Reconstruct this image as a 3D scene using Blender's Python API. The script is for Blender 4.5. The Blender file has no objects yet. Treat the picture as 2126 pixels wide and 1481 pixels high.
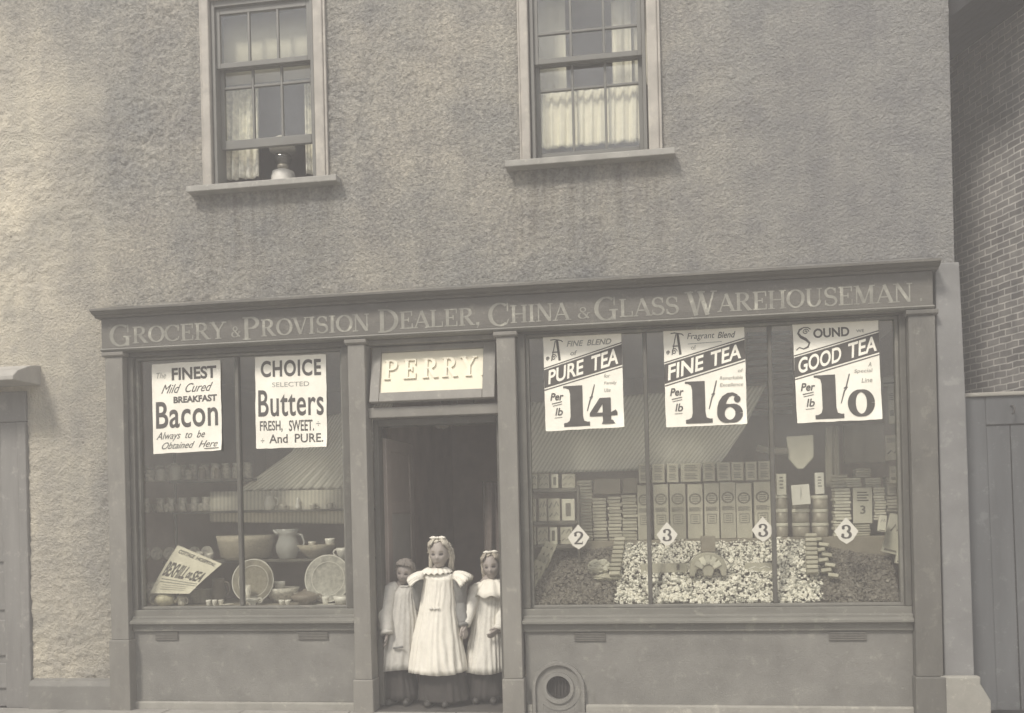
import bpy, math, random
import numpy as np
from mathutils import Vector, Matrix, noise
R = math.radians
random.seed(7)
S = bpy.context.scene
COL = S.collection

# ------------------------------------------------------------------ camera
IW, IH = 2126., 1481.
FPX, YAW, ROLL, PCX, PCY = 2000., R(8.8), R(1.35), 1063., 1060.
DIST, EYE = 7.2, 1.53
cam = bpy.data.cameras.new('camera'); cam_o = bpy.data.objects.new('camera', cam); COL.objects.link(cam_o)
cam.sensor_width = 36.; cam.sensor_fit = 'HORIZONTAL'; cam.lens = 36.*FPX/IW
cam.shift_y = (PCY-IH/2)/IW; cam.clip_start = .05; cam.clip_end = 600
_c, _s, _cy, _sy = math.cos(ROLL), math.sin(ROLL), math.cos(YAW), math.sin(YAW)
def _dir(x, yup, f):            # camera axes -> world
    ydn = -yup
    xr, yr = _c*x-_s*ydn, _s*x+_c*ydn
    return Vector((_cy*xr-_sy*f, _sy*xr+_cy*f, -yr))
ax, ay, az = _dir(1, 0, 0), _dir(0, 1, 0), _dir(0, 0, -1)
cam_o.matrix_world = Matrix(((ax.x, ay.x, az.x, 0), (ax.y, ay.y, az.y, -DIST), (ax.z, ay.z, az.z, EYE), (0, 0, 0, 1)))
S.camera = cam_o
S.render.resolution_x, S.render.resolution_y = 1024, 713

# ------------------------------------------------------------------ light
SUN_EL, SUN_AZ = 48., -28.       # sun stands in front of the shop, a little to the left
w = bpy.data.worlds.new('World'); S.world = w; w.use_nodes = True
nt = w.node_tree; nt.nodes.clear()
sky = nt.nodes.new('ShaderNodeTexSky'); sky.sky_type = 'NISHITA'; sky.sun_disc = False
sky.sun_elevation = R(SUN_EL); sky.sun_rotation = R(180+SUN_AZ); sky.air_density = 1.; sky.dust_density = 1.2; sky.ozone_density = .6
bg = nt.nodes.new('ShaderNodeBackground'); bg.inputs[1].default_value = .09
wo = nt.nodes.new('ShaderNodeOutputWorld')
hsv = nt.nodes.new('ShaderNodeHueSaturation'); hsv.inputs['Saturation'].default_value = .32      # thin overcast
nt.links.new(sky.outputs[0], hsv.inputs['Color']); nt.links.new(hsv.outputs[0], bg.inputs[0]); nt.links.new(bg.outputs[0], wo.inputs[0])
sun = bpy.data.lights.new('sun', 'SUN'); sun.energy = 2.0; sun.angle = R(13); sun.color = (1., .95, .885)
sun_o = bpy.data.objects.new('sun', sun); COL.objects.link(sun_o)
sd = Vector((math.sin(R(SUN_AZ))*math.cos(R(SUN_EL)), -math.cos(R(SUN_AZ))*math.cos(R(SUN_EL)), math.sin(R(SUN_EL))))
sun_o.rotation_euler = sd.to_track_quat('Z', 'Y').to_euler(); sun_o.location = (-3, -6, 9)
S.view_settings.view_transform = 'Standard'; S.view_settings.look = 'None'
S.view_settings.exposure = 1.31; S.view_settings.gamma = 1.

# ------------------------------------------------------------------ helpers
def at(px, py, Y=0.):
    """photo pixel -> (x, z) on the vertical plane y = Y"""
    d = _dir(px-PCX, -(py-PCY), FPX); k = (Y+DIST)/d.y
    return d.x*k, EYE+d.z*k
def pt(px, py, Y=0.):
    x, z = at(px, py, Y); return Vector((x, Y, z))

MATS = {}
def mat(name, col, rough=.75, var=.12, scale=8., bump=0., bscale=60., spec=.3, col2=None, detail=4., stretch=None, metal=0., wear=0., orand=0.):
    if name in MATS: return MATS[name]
    m = bpy.data.materials.new(name); m.use_nodes = True; n = m.node_tree; b = n.nodes['Principled BSDF']
    b.inputs['Roughness'].default_value = rough; b.inputs['Specular IOR Level'].default_value = spec; b.inputs['Metallic'].default_value = metal
    tc = n.nodes.new('ShaderNodeTexCoord'); src = tc.outputs['Object']
    if stretch:
        mp = n.nodes.new('ShaderNodeMapping'); mp.inputs['Scale'].default_value = stretch
        n.links.new(src, mp.inputs[0]); src = mp.outputs[0]
    no = n.nodes.new('ShaderNodeTexNoise'); no.inputs['Scale'].default_value = scale; no.inputs['Detail'].default_value = detail; no.inputs['Roughness'].default_value = .65
    n.links.new(src, no.inputs['Vector'])
    rp = n.nodes.new('ShaderNodeValToRGB')
    c1 = [c*(1-var) for c in col]; c2 = [c*(1+var) for c in col] if col2 is None else list(col2)
    rp.color_ramp.elements[0].position = .3; rp.color_ramp.elements[1].position = .7
    rp.color_ramp.elements[0].color = (*c1, 1); rp.color_ramp.elements[1].color = (*c2, 1)
    n.links.new(no.outputs['Fac'], rp.inputs[0]); csock = rp.outputs[0]
    if wear:       # scuffs and rubbed patches of the paint
        for sc, lo_, hi_, k_ in ((9., .57, .63, 1+wear), (23., .62, .66, 1+1.4*wear), (5., .6, .72, 1-.6*wear)):
            w1 = n.nodes.new('ShaderNodeTexNoise'); w1.inputs['Scale'].default_value = sc; w1.inputs['Detail'].default_value = 9.; w1.inputs['Roughness'].default_value = .72; n.links.new(tc.outputs['Object'], w1.inputs['Vector'])
            r1 = n.nodes.new('ShaderNodeValToRGB'); r1.color_ramp.elements[0].position = lo_; r1.color_ramp.elements[1].position = hi_
            r1.color_ramp.elements[0].color = (1, 1, 1, 1); r1.color_ramp.elements[1].color = (k_, k_, k_*.98, 1); n.links.new(w1.outputs['Fac'], r1.inputs[0])
            m1 = n.nodes.new('ShaderNodeMix'); m1.data_type = 'RGBA'; m1.blend_type = 'MULTIPLY'; m1.inputs[0].default_value = 1.; n.links.new(csock, m1.inputs[6]); n.links.new(r1.outputs[0], m1.inputs[7]); csock = m1.outputs[2]
    if orand:      # each packet its own tone
        oi = n.nodes.new('ShaderNodeObjectInfo'); mr = n.nodes.new('ShaderNodeMapRange'); mr.inputs['To Min'].default_value = 1-orand; mr.inputs['To Max'].default_value = 1+orand; n.links.new(oi.outputs['Random'], mr.inputs['Value'])
        m1 = n.nodes.new('ShaderNodeVectorMath'); m1.operation = 'SCALE'; n.links.new(csock, m1.inputs[0]); n.links.new(mr.outputs[0], m1.inputs['Scale']); csock = m1.outputs[0]
    n.links.new(csock, b.inputs['Base Color'])
    if bump:
        n2 = n.nodes.new('ShaderNodeTexNoise'); n2.inputs['Scale'].default_value = bscale; n2.inputs['Detail'].default_value = 3.
        n.links.new(src, n2.inputs['Vector'])
        bp = n.nodes.new('ShaderNodeBump'); bp.inputs['Strength'].default_value = bump; bp.inputs['Distance'].default_value = .01
        n.links.new(n2.outputs['Fac'], bp.inputs['Height']); n.links.new(bp.outputs[0], b.inputs['Normal'])
    MATS[name] = m; return m

def glass_mat(name, refl, tint=(.93, .93, .9)):
    m = bpy.data.materials.new(name); m.use_nodes = True; n = m.node_tree; n.nodes.clear()
    o = n.nodes.new('ShaderNodeOutputMaterial'); mx = n.nodes.new('ShaderNodeMixShader')
    t = n.nodes.new('ShaderNodeBsdfTransparent'); t.inputs[0].default_value = (*tint, 1)
    g = n.nodes.new('ShaderNodeBsdfGlossy'); g.inputs['Roughness'].default_value = .06; g.inputs[0].default_value = (1, .96, .9, 1)
    tc = n.nodes.new('ShaderNodeTexCoord'); no = n.nodes.new('ShaderNodeTexNoise'); no.inputs['Scale'].default_value = 1.3; no.inputs['Detail'].default_value = 5.
    bp = n.nodes.new('ShaderNodeBump'); bp.inputs['Strength'].default_value = .25; bp.inputs['Distance'].default_value = .02
    mr = n.nodes.new('ShaderNodeMapRange'); mr.inputs['From Min'].default_value = .3; mr.inputs['From Max'].default_value = .7
    mr.inputs['To Min'].default_value = refl*.75; mr.inputs['To Max'].default_value = refl*1.25
    n.links.new(tc.outputs['Object'], no.inputs['Vector']); n.links.new(no.outputs['Fac'], bp.inputs['Height']); n.links.new(bp.outputs[0], g.inputs['Normal'])
    n.links.new(no.outputs['Fac'], mr.inputs['Value']); n.links.new(mr.outputs[0], mx.inputs[0])
    n.links.new(t.outputs[0], mx.inputs[1]); n.links.new(g.outputs[0], mx.inputs[2]); n.links.new(mx.outputs[0], o.inputs[0])
    MATS[name] = m; return m

class MB:
    def __init__(s): s.v = []; s.f = []; s.m = []; s.smooth = []
    def raw(s, vs, fs, m=0, smooth=False):
        o = len(s.v); s.v += [tuple(v) for v in vs]
        for f in fs: s.f.append(tuple(i+o for i in f)); s.m.append(m); s.smooth.append(smooth)
        return s
    def box(s, x0, x1, y0, y1, z0, z1, m=0, M=None):
        vs = [(x, y, z) for z in (z0, z1) for y in (y0, y1) for x in (x0, x1)]
        if M is not None: vs = [M @ Vector(v) for v in vs]
        return s.raw(vs, [(0, 2, 3, 1), (4, 5, 7, 6), (0, 1, 5, 4), (2, 6, 7, 3), (0, 4, 6, 2), (1, 3, 7, 5)], m)
    def poly(s, pts, y0, y1, m=0):          # outline in XZ, thickness along y (y0 = street side)
        n = len(pts)
        vs = [(x, y0, z) for x, z in pts]+[(x, y1, z) for x, z in pts]
        fs = [tuple(range(n)), tuple(range(2*n-1, n-1, -1))]+[(i, i+n, (i+1) % n+n, (i+1) % n) for i in range(n)]
        return s.raw(vs, fs, m)
    def prof(s, pts, x0, x1, m=0):          # profile in YZ swept along x
        n = len(pts)
        vs = [(x0, y, z) for y, z in pts]+[(x1, y, z) for y, z in pts]
        fs = [tuple(range(n)), tuple(range(2*n-1, n-1, -1))]+[(i, i+n, (i+1) % n+n, (i+1) % n) for i in range(n)]
        return s.raw(vs, fs, m)
    def lathe(s, prof, c=(0, 0, 0), n=20, m=0, sx=1, sy=1, M=None):
        vs = []; fs = []
        for r, z in prof:
            for k in range(n):
                a = 2*math.pi*k/n; vs.append(Vector((r*math.cos(a)*sx, r*math.sin(a)*sy, z)))
        for i in range(len(prof)-1):
            for k in range(n):
                a, b = i*n+k, i*n+(k+1) % n; fs.append((a, b, b+n, a+n))
        fs.append(tuple(range(n-1, -1, -1))); fs.append(tuple(range((len(prof)-1)*n, len(prof)*n)))
        if M is not None: vs = [M @ v for v in vs]
        c = Vector(c); return s.raw([v+c for v in vs], fs, m, True)
    def tube(s, path, rad, n=8, m=0, flat=1., caps=True):
        path = [Vector(p) for p in path]; k = len(path)
        if not hasattr(rad, '__len__'): rad = [rad]*k
        vs = []; fs = []; up = None
        for i, p in enumerate(path):
            d = (path[min(i+1, k-1)]-path[max(i-1, 0)]).normalized()
            if up is None:
                up = Vector((0, -1, 0)) if abs(d.y) < .9 else Vector((0, 0, 1))
            a = d.cross(up).normalized(); b = a.cross(d).normalized(); up = b
            for j in range(n):
                t = 2*math.pi*j/n; vs.append(p+a*math.cos(t)*rad[i]+b*math.sin(t)*rad[i]*flat)
        for i in range(k-1):
            for j in range(n):
                a, b = i*n+j, i*n+(j+1) % n; fs.append((a, b, b+n, a+n))
        if caps: fs.append(tuple(range(n-1, -1, -1))); fs.append(tuple(range((k-1)*n, k*n)))
        return s.raw(vs, fs, m, True)
    def ell(s, c, r, nu=16, nv=10, m=0, fn=None, M=None):
        vs = []; fs = []
        for i in range(nv+1):
            th = math.pi*(i+.0)/nv
            for j in range(nu):
                ph = 2*math.pi*j/nu
                d = Vector((math.sin(th)*math.cos(ph), math.sin(th)*math.sin(ph), math.cos(th)))
                p = Vector((d.x*r[0], d.y*r[1], d.z*r[2]))
                if fn: p = fn(d, p)
                if M is not None: p = M @ p
                vs.append(p+Vector(c))
        for i in range(nv):
            for j in range(nu):
                a, b = i*nu+j, i*nu+(j+1) % nu
                if i == 0: fs.append((a, a+nu, b+nu))
                elif i == nv-1: fs.append((a, a+nu, b))
                else: fs.append((a, a+nu, b+nu, b))
        return s.raw(vs, fs, m, True)
    def capsule(s, a, b, ra, rb, n=10, m=0):
        a, b = Vector(a), Vector(b); d = (b-a).normalized(); P = []; Q = []
        for t in (-90, -60, -30, 0): P.append(a+d*ra*math.sin(R(t))); Q.append(max(ra*math.cos(R(t)), 1e-4))
        for t in (0, 30, 60, 90): P.append(b+d*rb*math.sin(R(t))); Q.append(max(rb*math.cos(R(t)), 1e-4))
        return s.tube(P, Q, n, m)
    def chain(s, pts, rads, n=10, m=0):
        for i in range(len(pts)-1): s.capsule(pts[i], pts[i+1], rads[i], rads[i+1], n, m)
        return s
    def shift(s, d): s.v = [tuple(Vector(v)+Vector(d)) for v in s.v]; return s
    def build(s, name, mats, parent=None, local=False, bevel=0., smooth=None, seg=2):
        me = bpy.data.meshes.new(name)
        off = Vector((0, 0, 0))
        if parent is not None and not local:
            p = parent
            while p is not None: off += p.location; p = p.parent
        me.from_pydata([tuple(Vector(v)-off) for v in s.v], [], s.f)
        if not isinstance(mats, (list, tuple)): mats = [mats]
        for mm in mats: me.materials.append(mm)
        me.polygons.foreach_set('material_index', s.m)
        me.polygons.foreach_set('use_smooth', s.smooth if smooth is None else [smooth]*len(s.f))
        me.update()
        o = bpy.data.objects.new(name, me); COL.objects.link(o)
        if parent is not None: o.parent = parent
        if bevel:
            bv = o.modifiers.new('bevel', 'BEVEL'); bv.width = bevel; bv.segments = seg; bv.limit_method = 'ANGLE'; bv.angle_limit = R(40)
        return o
def tag(o, label, cat, group=None, kind=None):
    if label: o['label'] = label
    if cat: o['category'] = cat
    if group: o['group'] = group
    if kind: o['kind'] = kind
    return o
def thing(name, label, cat, loc=(0, 0, 0), group=None):
    o = bpy.data.objects.new(name, None); COL.objects.link(o); o.location = loc; o.empty_display_size = .1
    return tag(o, label, cat, group)
def single(name, mb, mats, label, cat, group=None, origin=None, bevel=0., smooth=None):
    """one thing made of one mesh; its origin sits at its base"""
    if origin is None:
        vs = np.array([tuple(v) for v in mb.v]); lo, hi = vs.min(0), vs.max(0); origin = ((lo[0]+hi[0])/2, (lo[1]+hi[1])/2, lo[2])
    mb.v = [tuple(Vector(v)-Vector(origin)) for v in mb.v]
    o = mb.build(name, mats, None, bevel=bevel, smooth=smooth); o.location = origin
    return tag(o, label, cat, group)
def copy_tree(o, parent=None):
    c = o.copy(); COL.objects.link(c)
    if parent is not None: c.parent = parent
    for ch in list(o.children): copy_tree(ch, c)
    return c
def solid(o, t, off=0): md = o.modifiers.new('solid', 'SOLIDIFY'); md.thickness = t; md.offset = off; return o
def evaluated(o):
    bpy.context.view_layer.update(); dg = bpy.context.evaluated_depsgraph_get()
    return bpy.data.meshes.new_from_object(o.evaluated_get(dg))

# ---------- lettering: sans and slanted hands from Blender's own letters, serif capitals from strokes
_tc = {}
def sans(txt, bold=0., space=1.):
    k = (txt, bold, space)
    if k in _tc: return _tc[k]
    cu = bpy.data.curves.new('txt', 'FONT'); cu.body = txt; cu.size = 1.; cu.offset = bold; cu.space_character = space
    cu.resolution_u = 5; cu.fill_mode = 'FRONT'
    o = bpy.data.objects.new('txt', cu); COL.objects.link(o)
    me = evaluated(o); vs = [(v.co.x, v.co.y) for v in me.vertices]; fs = [tuple(p.vertices) for p in me.polygons]
    bpy.data.objects.remove(o); bpy.data.meshes.remove(me); bpy.data.curves.remove(cu)
    a = np.array(vs); lo, hi = a.min(0), a.max(0); a = (a-lo)/(hi-lo)
    _tc[k] = ([tuple(p) for p in a], fs); return _tc[k]
TK, TN = .17, .07
def arc(cx, cy, rx, ry, a0, a1, wm=TK, wn=TN, n=22):
    P = []
    for i in range(n+1):
        a = R(a0+(a1-a0)*i/n); P.append((cx+rx*math.cos(a), cy+ry*math.sin(a), wn+(wm-wn)*abs(math.cos(a))**1.3))
    return P
def ln(x0, y0, x1, y1, wd): return [(x0, y0, wd), (x1, y1, wd)]
def sf(x, y, wd=.34):
    yy = .03 if y < .5 else .97
    return [(x-wd/2, yy, .06), (x+wd/2, yy, .06)]
GL = {
 'A': (.9, [ln(.1, .03, .45, .98, TN), ln(.43, .98, .8, .03, TK), ln(.24, .33, .66, .33, TN), sf(.1, 0, .26), sf(.8, 0)]),
 'C': (.88, [arc(.47, .5, .4, .46, 52, 308), ln(.78, .62, .78, .97, .06), ln(.74, .1, .82, .3, .05)]),
 'D': (.92, [ln(.2, 0, .2, 1, TK), arc(.3, .5, .5, .465, -90, 90), ln(.04, .965, .32, .965, TN), ln(.04, .035, .32, .035, TN)]),
 'E': (.8, [ln(.2, 0, .2, 1, TK), ln(.04, .965, .72, .965, TN), ln(.2, .5, .5, .5, TN), ln(.04, .035, .74, .035, TN), ln(.7, .72, .7, 1, .06), ln(.72, 0, .72, .3, .06), ln(.52, .37, .52, .63, .06)]),
 'G': (.96, [arc(.47, .5, .4, .46, 52, 312), ln(.78, .62, .78, .97, .06), ln(.76, .03, .76, .44, .15), ln(.58, .44, .92, .44, .06)]),
 'H': (.98, [ln(.2, 0, .2, 1, TK), ln(.78, 0, .78, 1, TK), ln(.2, .5, .78, .5, TN), sf(.2, 0), sf(.2, 1), sf(.78, 0), sf(.78, 1)]),
 'I': (.42, [ln(.2, 0, .2, 1, TK), sf(.2, 0), sf(.2, 1)]),
 'L': (.78, [ln(.2, 0, .2, 1, TK), sf(.2, 1), ln(.04, .035, .72, .035, TN), ln(.7, 0, .7, .32, .06)]),
 'M': (1.12, [ln(.16, 0, .16, 1, TN), ln(.18, 1, .54, .06, TK), ln(.54, .06, .88, 1, TN), ln(.9, 0, .9, 1, TK), sf(.16, 0, .28), sf(.12, 1, .2), sf(.9, 0), sf(.94, 1, .28)]),
 'N': (.96, [ln(.16, 0, .16, 1, TN), ln(.16, 1, .78, .02, TK), ln(.8, 0, .8, 1, TN), sf(.16, 0, .28), sf(.1, 1, .22), sf(.8, 1, .28)]),
 'O': (.94, [arc(.47, .5, .39, .46, 0, 360, n=36)]),
 'P': (.8, [ln(.2, 0, .2, 1, TK), arc(.36, .735, .32, .235, -90, 90), ln(.04, .965, .38, .965, TN), ln(.2, .5, .38, .5, TN), sf(.2, 0)]),
 'R': (.92, [ln(.2, 0, .2, 1, TK), arc(.36, .735, .3, .235, -90, 90), ln(.04, .965, .38, .965, TN), ln(.2, .5, .4, .5, TN), ln(.42, .48, .76, .03, TK), sf(.2, 0), sf(.8, 0, .24)]),
 'S': (.74, [arc(.37, .735, .25, .235, 25, 180, .12, .08)+arc(.37, .735, .25, .235, 181, 270, .14, .16, 8)[:-1]+arc(.37, .265, .28, .235, 89, 0, .14, .16, 8)+arc(.37, .265, .28, .235, -1, -155, .12, .08), ln(.61, .68, .61, .96, .055), ln(.1, .05, .1, .32, .055)]),
 'U': (.96, [ln(.2, .33, .2, 1, TK), arc(.48, .34, .28, .3, 180, 360, TK, TN), ln(.76, .34, .76, 1, TN), sf(.2, 1), sf(.76, 1, .28)]),
 'V': (.9, [ln(.12, 1, .45, .02, TK), ln(.45, .02, .78, 1, TN), sf(.12, 1), sf(.78, 1, .26)]),
 'W': (1.25, [ln(.12, 1, .4, .02, TK), ln(.4, .02, .64, 1, TN), ln(.56, 1, .84, .02, TK), ln(.84, .02, 1.1, 1, TN), sf(.12, 1), sf(.6, 1, .3), sf(1.1, 1, .26)]),
 'Y': (.88, [ln(.1, 1, .43, .46, TK), ln(.43, .46, .76, 1, TN), ln(.43, 0, .43, .5, TK), sf(.1, 1), sf(.76, 1, .26), sf(.43, 0)]),
 '&': (.86, [arc(.38, .77, .17, .19, 0, 360, .09, .06), ln(.27, .66, .76, .03, .13), arc(.37, .27, .27, .24, 115, 335, .13, .07), ln(.6, .2, .74, .48, .06), ln(.64, .48, .84, .48, .05), ln(.3, .6, .4, .56, .1)]),
 '.': (.34, [ln(.14, 0, .14, .16, .17)]), ',': (.36, [ln(.14, 0, .14, .16, .17), ln(.2, .04, .1, -.16, .06)]), ' ': (.34, []),
}
def ribbon(P):
    """stroke (x, y, width) -> quads"""
    n = len(P); vs = []; fs = []
    for i, (x, y, wd) in enumerate(P):
        a, b = P[max(i-1, 0)], P[min(i+1, n-1)]
        dx, dy = b[0]-a[0], b[1]-a[1]; l = math.hypot(dx, dy) or 1; nx, ny = -dy/l*wd/2, dx/l*wd/2
        vs += [(x+nx, y+ny), (x-nx, y-ny)]
    for i in range(n-1): fs.append((2*i, 2*i+1, 2*i+3, 2*i+2))
    return vs, fs
class Sheet:
    """draws flat lettering with fn(u, v, h) -> world; every stroke gets its own tiny height"""
    def __init__(s, mb, fn): s.mb = mb; s.fn = fn; s.h = .0006
    def put(s, vs, fs, m):
        s.h += .00006; s.mb.raw([s.fn(u, v, s.h) for u, v in vs], fs, m)
    def text(s, t, u0, u1, v0, v1, m=1, bold=0., slant=0., rise=0., space=1.):
        vs, fs = sans(t, bold, space)
        s.put([(u0+a*(u1-u0)+slant*b, v0+b*(v1-v0)+rise*a) for a, b in vs], fs, m)
    def stroke(s, P, u0, v0, su, sv, m=1):
        vs, fs = ribbon(P); s.put([(u0+a*su, v0+b*sv) for a, b in vs], fs, m)
    def line(s, u0, v0, u1, v1, wd, m=1):
        vs, fs = ribbon([(u0, v0, wd), (u1, v1, wd)]); s.put(vs, fs, m)
    def polyg(s, pts, m=1): s.put(pts, [tuple(range(len(pts)))], m)

# ------------------------------------------------------------------ materials
WOOD = mat('shopfront paint', (.122, .115, .099), .5, .2, 5., .2, 70, .35, stretch=(1, 1, .4), wear=0.35)
WOODL = mat('lighter jamb paint', (.205, .192, .165), .55, .17, 5., .2, 70, .3, stretch=(1, 1, .4), wear=0.32)
WOODD = mat('dark frame paint', (.10, .094, .079), .5, .2, 5., .1, 90, .3, wear=0.38)
FASC = mat('fascia paint', (.115, .107, .09), .5, .2, 4., .15, 60, .3, stretch=(.5, 1, 2.), wear=0.32)
GILT = mat('faded sign lettering', (.25, .24, .2), .6, .3, 9., 0, wear=.3)
SILLM = mat('sill paint', (.17, .162, .137), .5, .2, 4., .15, 60, stretch=(.4, 1, 2.), wear=0.38)
RENDER = mat('smooth painted render', (.198, .189, .167), .85, .18, 3.2, .3, 110, .15, wear=0.25)
PIER = mat('painted pier', (.205, .2, .19), .85, .16, 3., .15, 150, .15, wear=0.25)
STONE = mat('worn stone', (.3, .285, .245), .9, .15, 5., .3, 90, .15, wear=0.32)
WHITEWOOD = mat('cream window paint', (.34, .312, .265), .55, .2, 6., .1, 60, wear=0.15)
GREYWOOD = mat('grey sash paint', (.14, .135, .118), .5, .12, 5., .05, 60)
CREAM = mat('cream enamel panel', (.74, .68, .52), .5, .06, 9., .1, 120)
PAPER = mat('poster paper', (.88, .84, .72), .8, .09, 4., .05, 40, .15)
PAPER2 = mat('thin bill paper', (.72, .68, .56), .85, .10, 9., .1, 40, .15)
INK = mat('printing ink', (.085, .078, .068), .8, .2, 12.)
INKL = mat('pale ink', (.3, .29, .25), .8, .15, 20.)
DARKIN = mat('brown shop panelling', (.58, .48, .42), .8, .15, 2.5)
FLOORB = mat('floor boards', (.36, .3, .25), .8, .2, 3., stretch=(8, 1, 1))
GATEP = mat('gate paint', (.105, .107, .107), .55, .22, 2.5, .1, 60, .3, stretch=(2, 2, .3), wear=0.38)
DOORP = mat('side door paint', (.2, .19, .172), .6, .2, 3., .1, 60, stretch=(2, 2, .3), wear=0.38)
LEAD = mat('lead sheet', (.36, .34, .3), .7, .15, 6.)
IRON = mat('iron', (.07, .066, .06), .6, .2, 9.)
VENTM = mat('vent grating', (.15, .14, .12), .7, .2, 20.)
BLACK = mat('cellar dark', (.04, .036, .032), .9, .1, 4.)
SLATE = mat('dark eave boards', (.025, .025, .026), .8, .2, 4.)
CURT = mat('cotton curtain', (.8, .76, .64), .9, .08, 14., .2, 200, .1)
LACE = mat('lace curtain', (.72, .69, .58), .9, .35, 22., .3, 120, .1)
ROLLER = mat('window blind', (.62, .59, .5), .9, .05, 3., .05, 200, .1)
CHINA = mat('white china', (.72, .7, .64), .25, .05, 6., 0, 60, .5)
CHINAP = mat('patterned china', (.6, .57, .5), .3, .45, 38., 0, 60, .5, detail=6.)
TERRA = mat('glazed brown ware', (.2, .17, .14), .3, .15, 6., 0, 60, .5)
WICK = mat('wicker', (.36, .325, .26), .8, .3, 40., .6, 90, stretch=(1, 1, 3))
CARD = mat('grey card', (.42, .40, .33), .8, .1, 12., orand=0.20)
CARDD = mat('brown card', (.24, .215, .175), .8, .15, 10., orand=0.20)
PACKL = mat('pale packet paper', (.62, .6, .51), .75, .1, 14., orand=0.17)
PACKW = mat('white packet paper', (.82, .8, .73), .7, .06, 10., orand=0.06)
LABELD = mat('printed label', (.15, .14, .118), .75, .35, 60.)
TINM = mat('tin', (.36, .33, .27), .45, .2, 18., 0, 60, .5, metal=.2, orand=0.20)
SUGAR = mat('pale sweets', (.88, .85, .77), .45, .1, 60., 0, 60, .4)
SUGAR2 = mat('grey sweets', (.42, .41, .36), .5, .2, 60., 0, 60, .4)
PRUNE = mat('dark loose fruit', (.15, .135, .118), .6, .5, 30., 1., 55, .4)
GLASS = glass_mat('shop glass', .062)
GLASSU = glass_mat('window glass', .09)
JARG = glass_mat('jar glass', .14, (.8, .82, .78))

# striped canvas
def stripe_mat(nm='striped cloth', c1=(.7, .68, .6), c2=(.95, .93, .85)):
    m = bpy.data.materials.new(nm); m.use_nodes = True; n = m.node_tree; b = n.nodes['Principled BSDF']; b.inputs['Roughness'].default_value = .9
    uv = n.nodes.new('ShaderNodeUVMap'); sp = n.nodes.new('ShaderNodeSeparateXYZ'); mt = n.nodes.new('ShaderNodeMath'); mt.operation = 'SINE'
    ml = n.nodes.new('ShaderNodeMath'); ml.operation = 'MULTIPLY'; ml.inputs[1].default_value = 2*math.pi
    rp = n.nodes.new('ShaderNodeValToRGB'); rp.color_ramp.elements[0].position = .35; rp.color_ramp.elements[1].position = .65
    rp.color_ramp.elements[0].color = (*c1, 1); rp.color_ramp.elements[1].color = (*c2, 1)
    ad = n.nodes.new('ShaderNodeMath'); ad.operation = 'MULTIPLY_ADD'; ad.inputs[1].default_value = .5; ad.inputs[2].default_value = .5
    n.links.new(uv.outputs[0], sp.inputs[0]); n.links.new(sp.outputs[0], ml.inputs[0]); n.links.new(ml.outputs[0], mt.inputs[0]); n.links.new(mt.outputs[0], ad.inputs[0])
    n.links.new(ad.outputs[0], rp.inputs[0]); n.links.new(rp.outputs[0], b.inputs['Base Color']); return m
STRIPE = stripe_mat(); STRIPE2 = stripe_mat('faded striped cloth', (.5, .48, .41), (.66, .63, .54))

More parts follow.
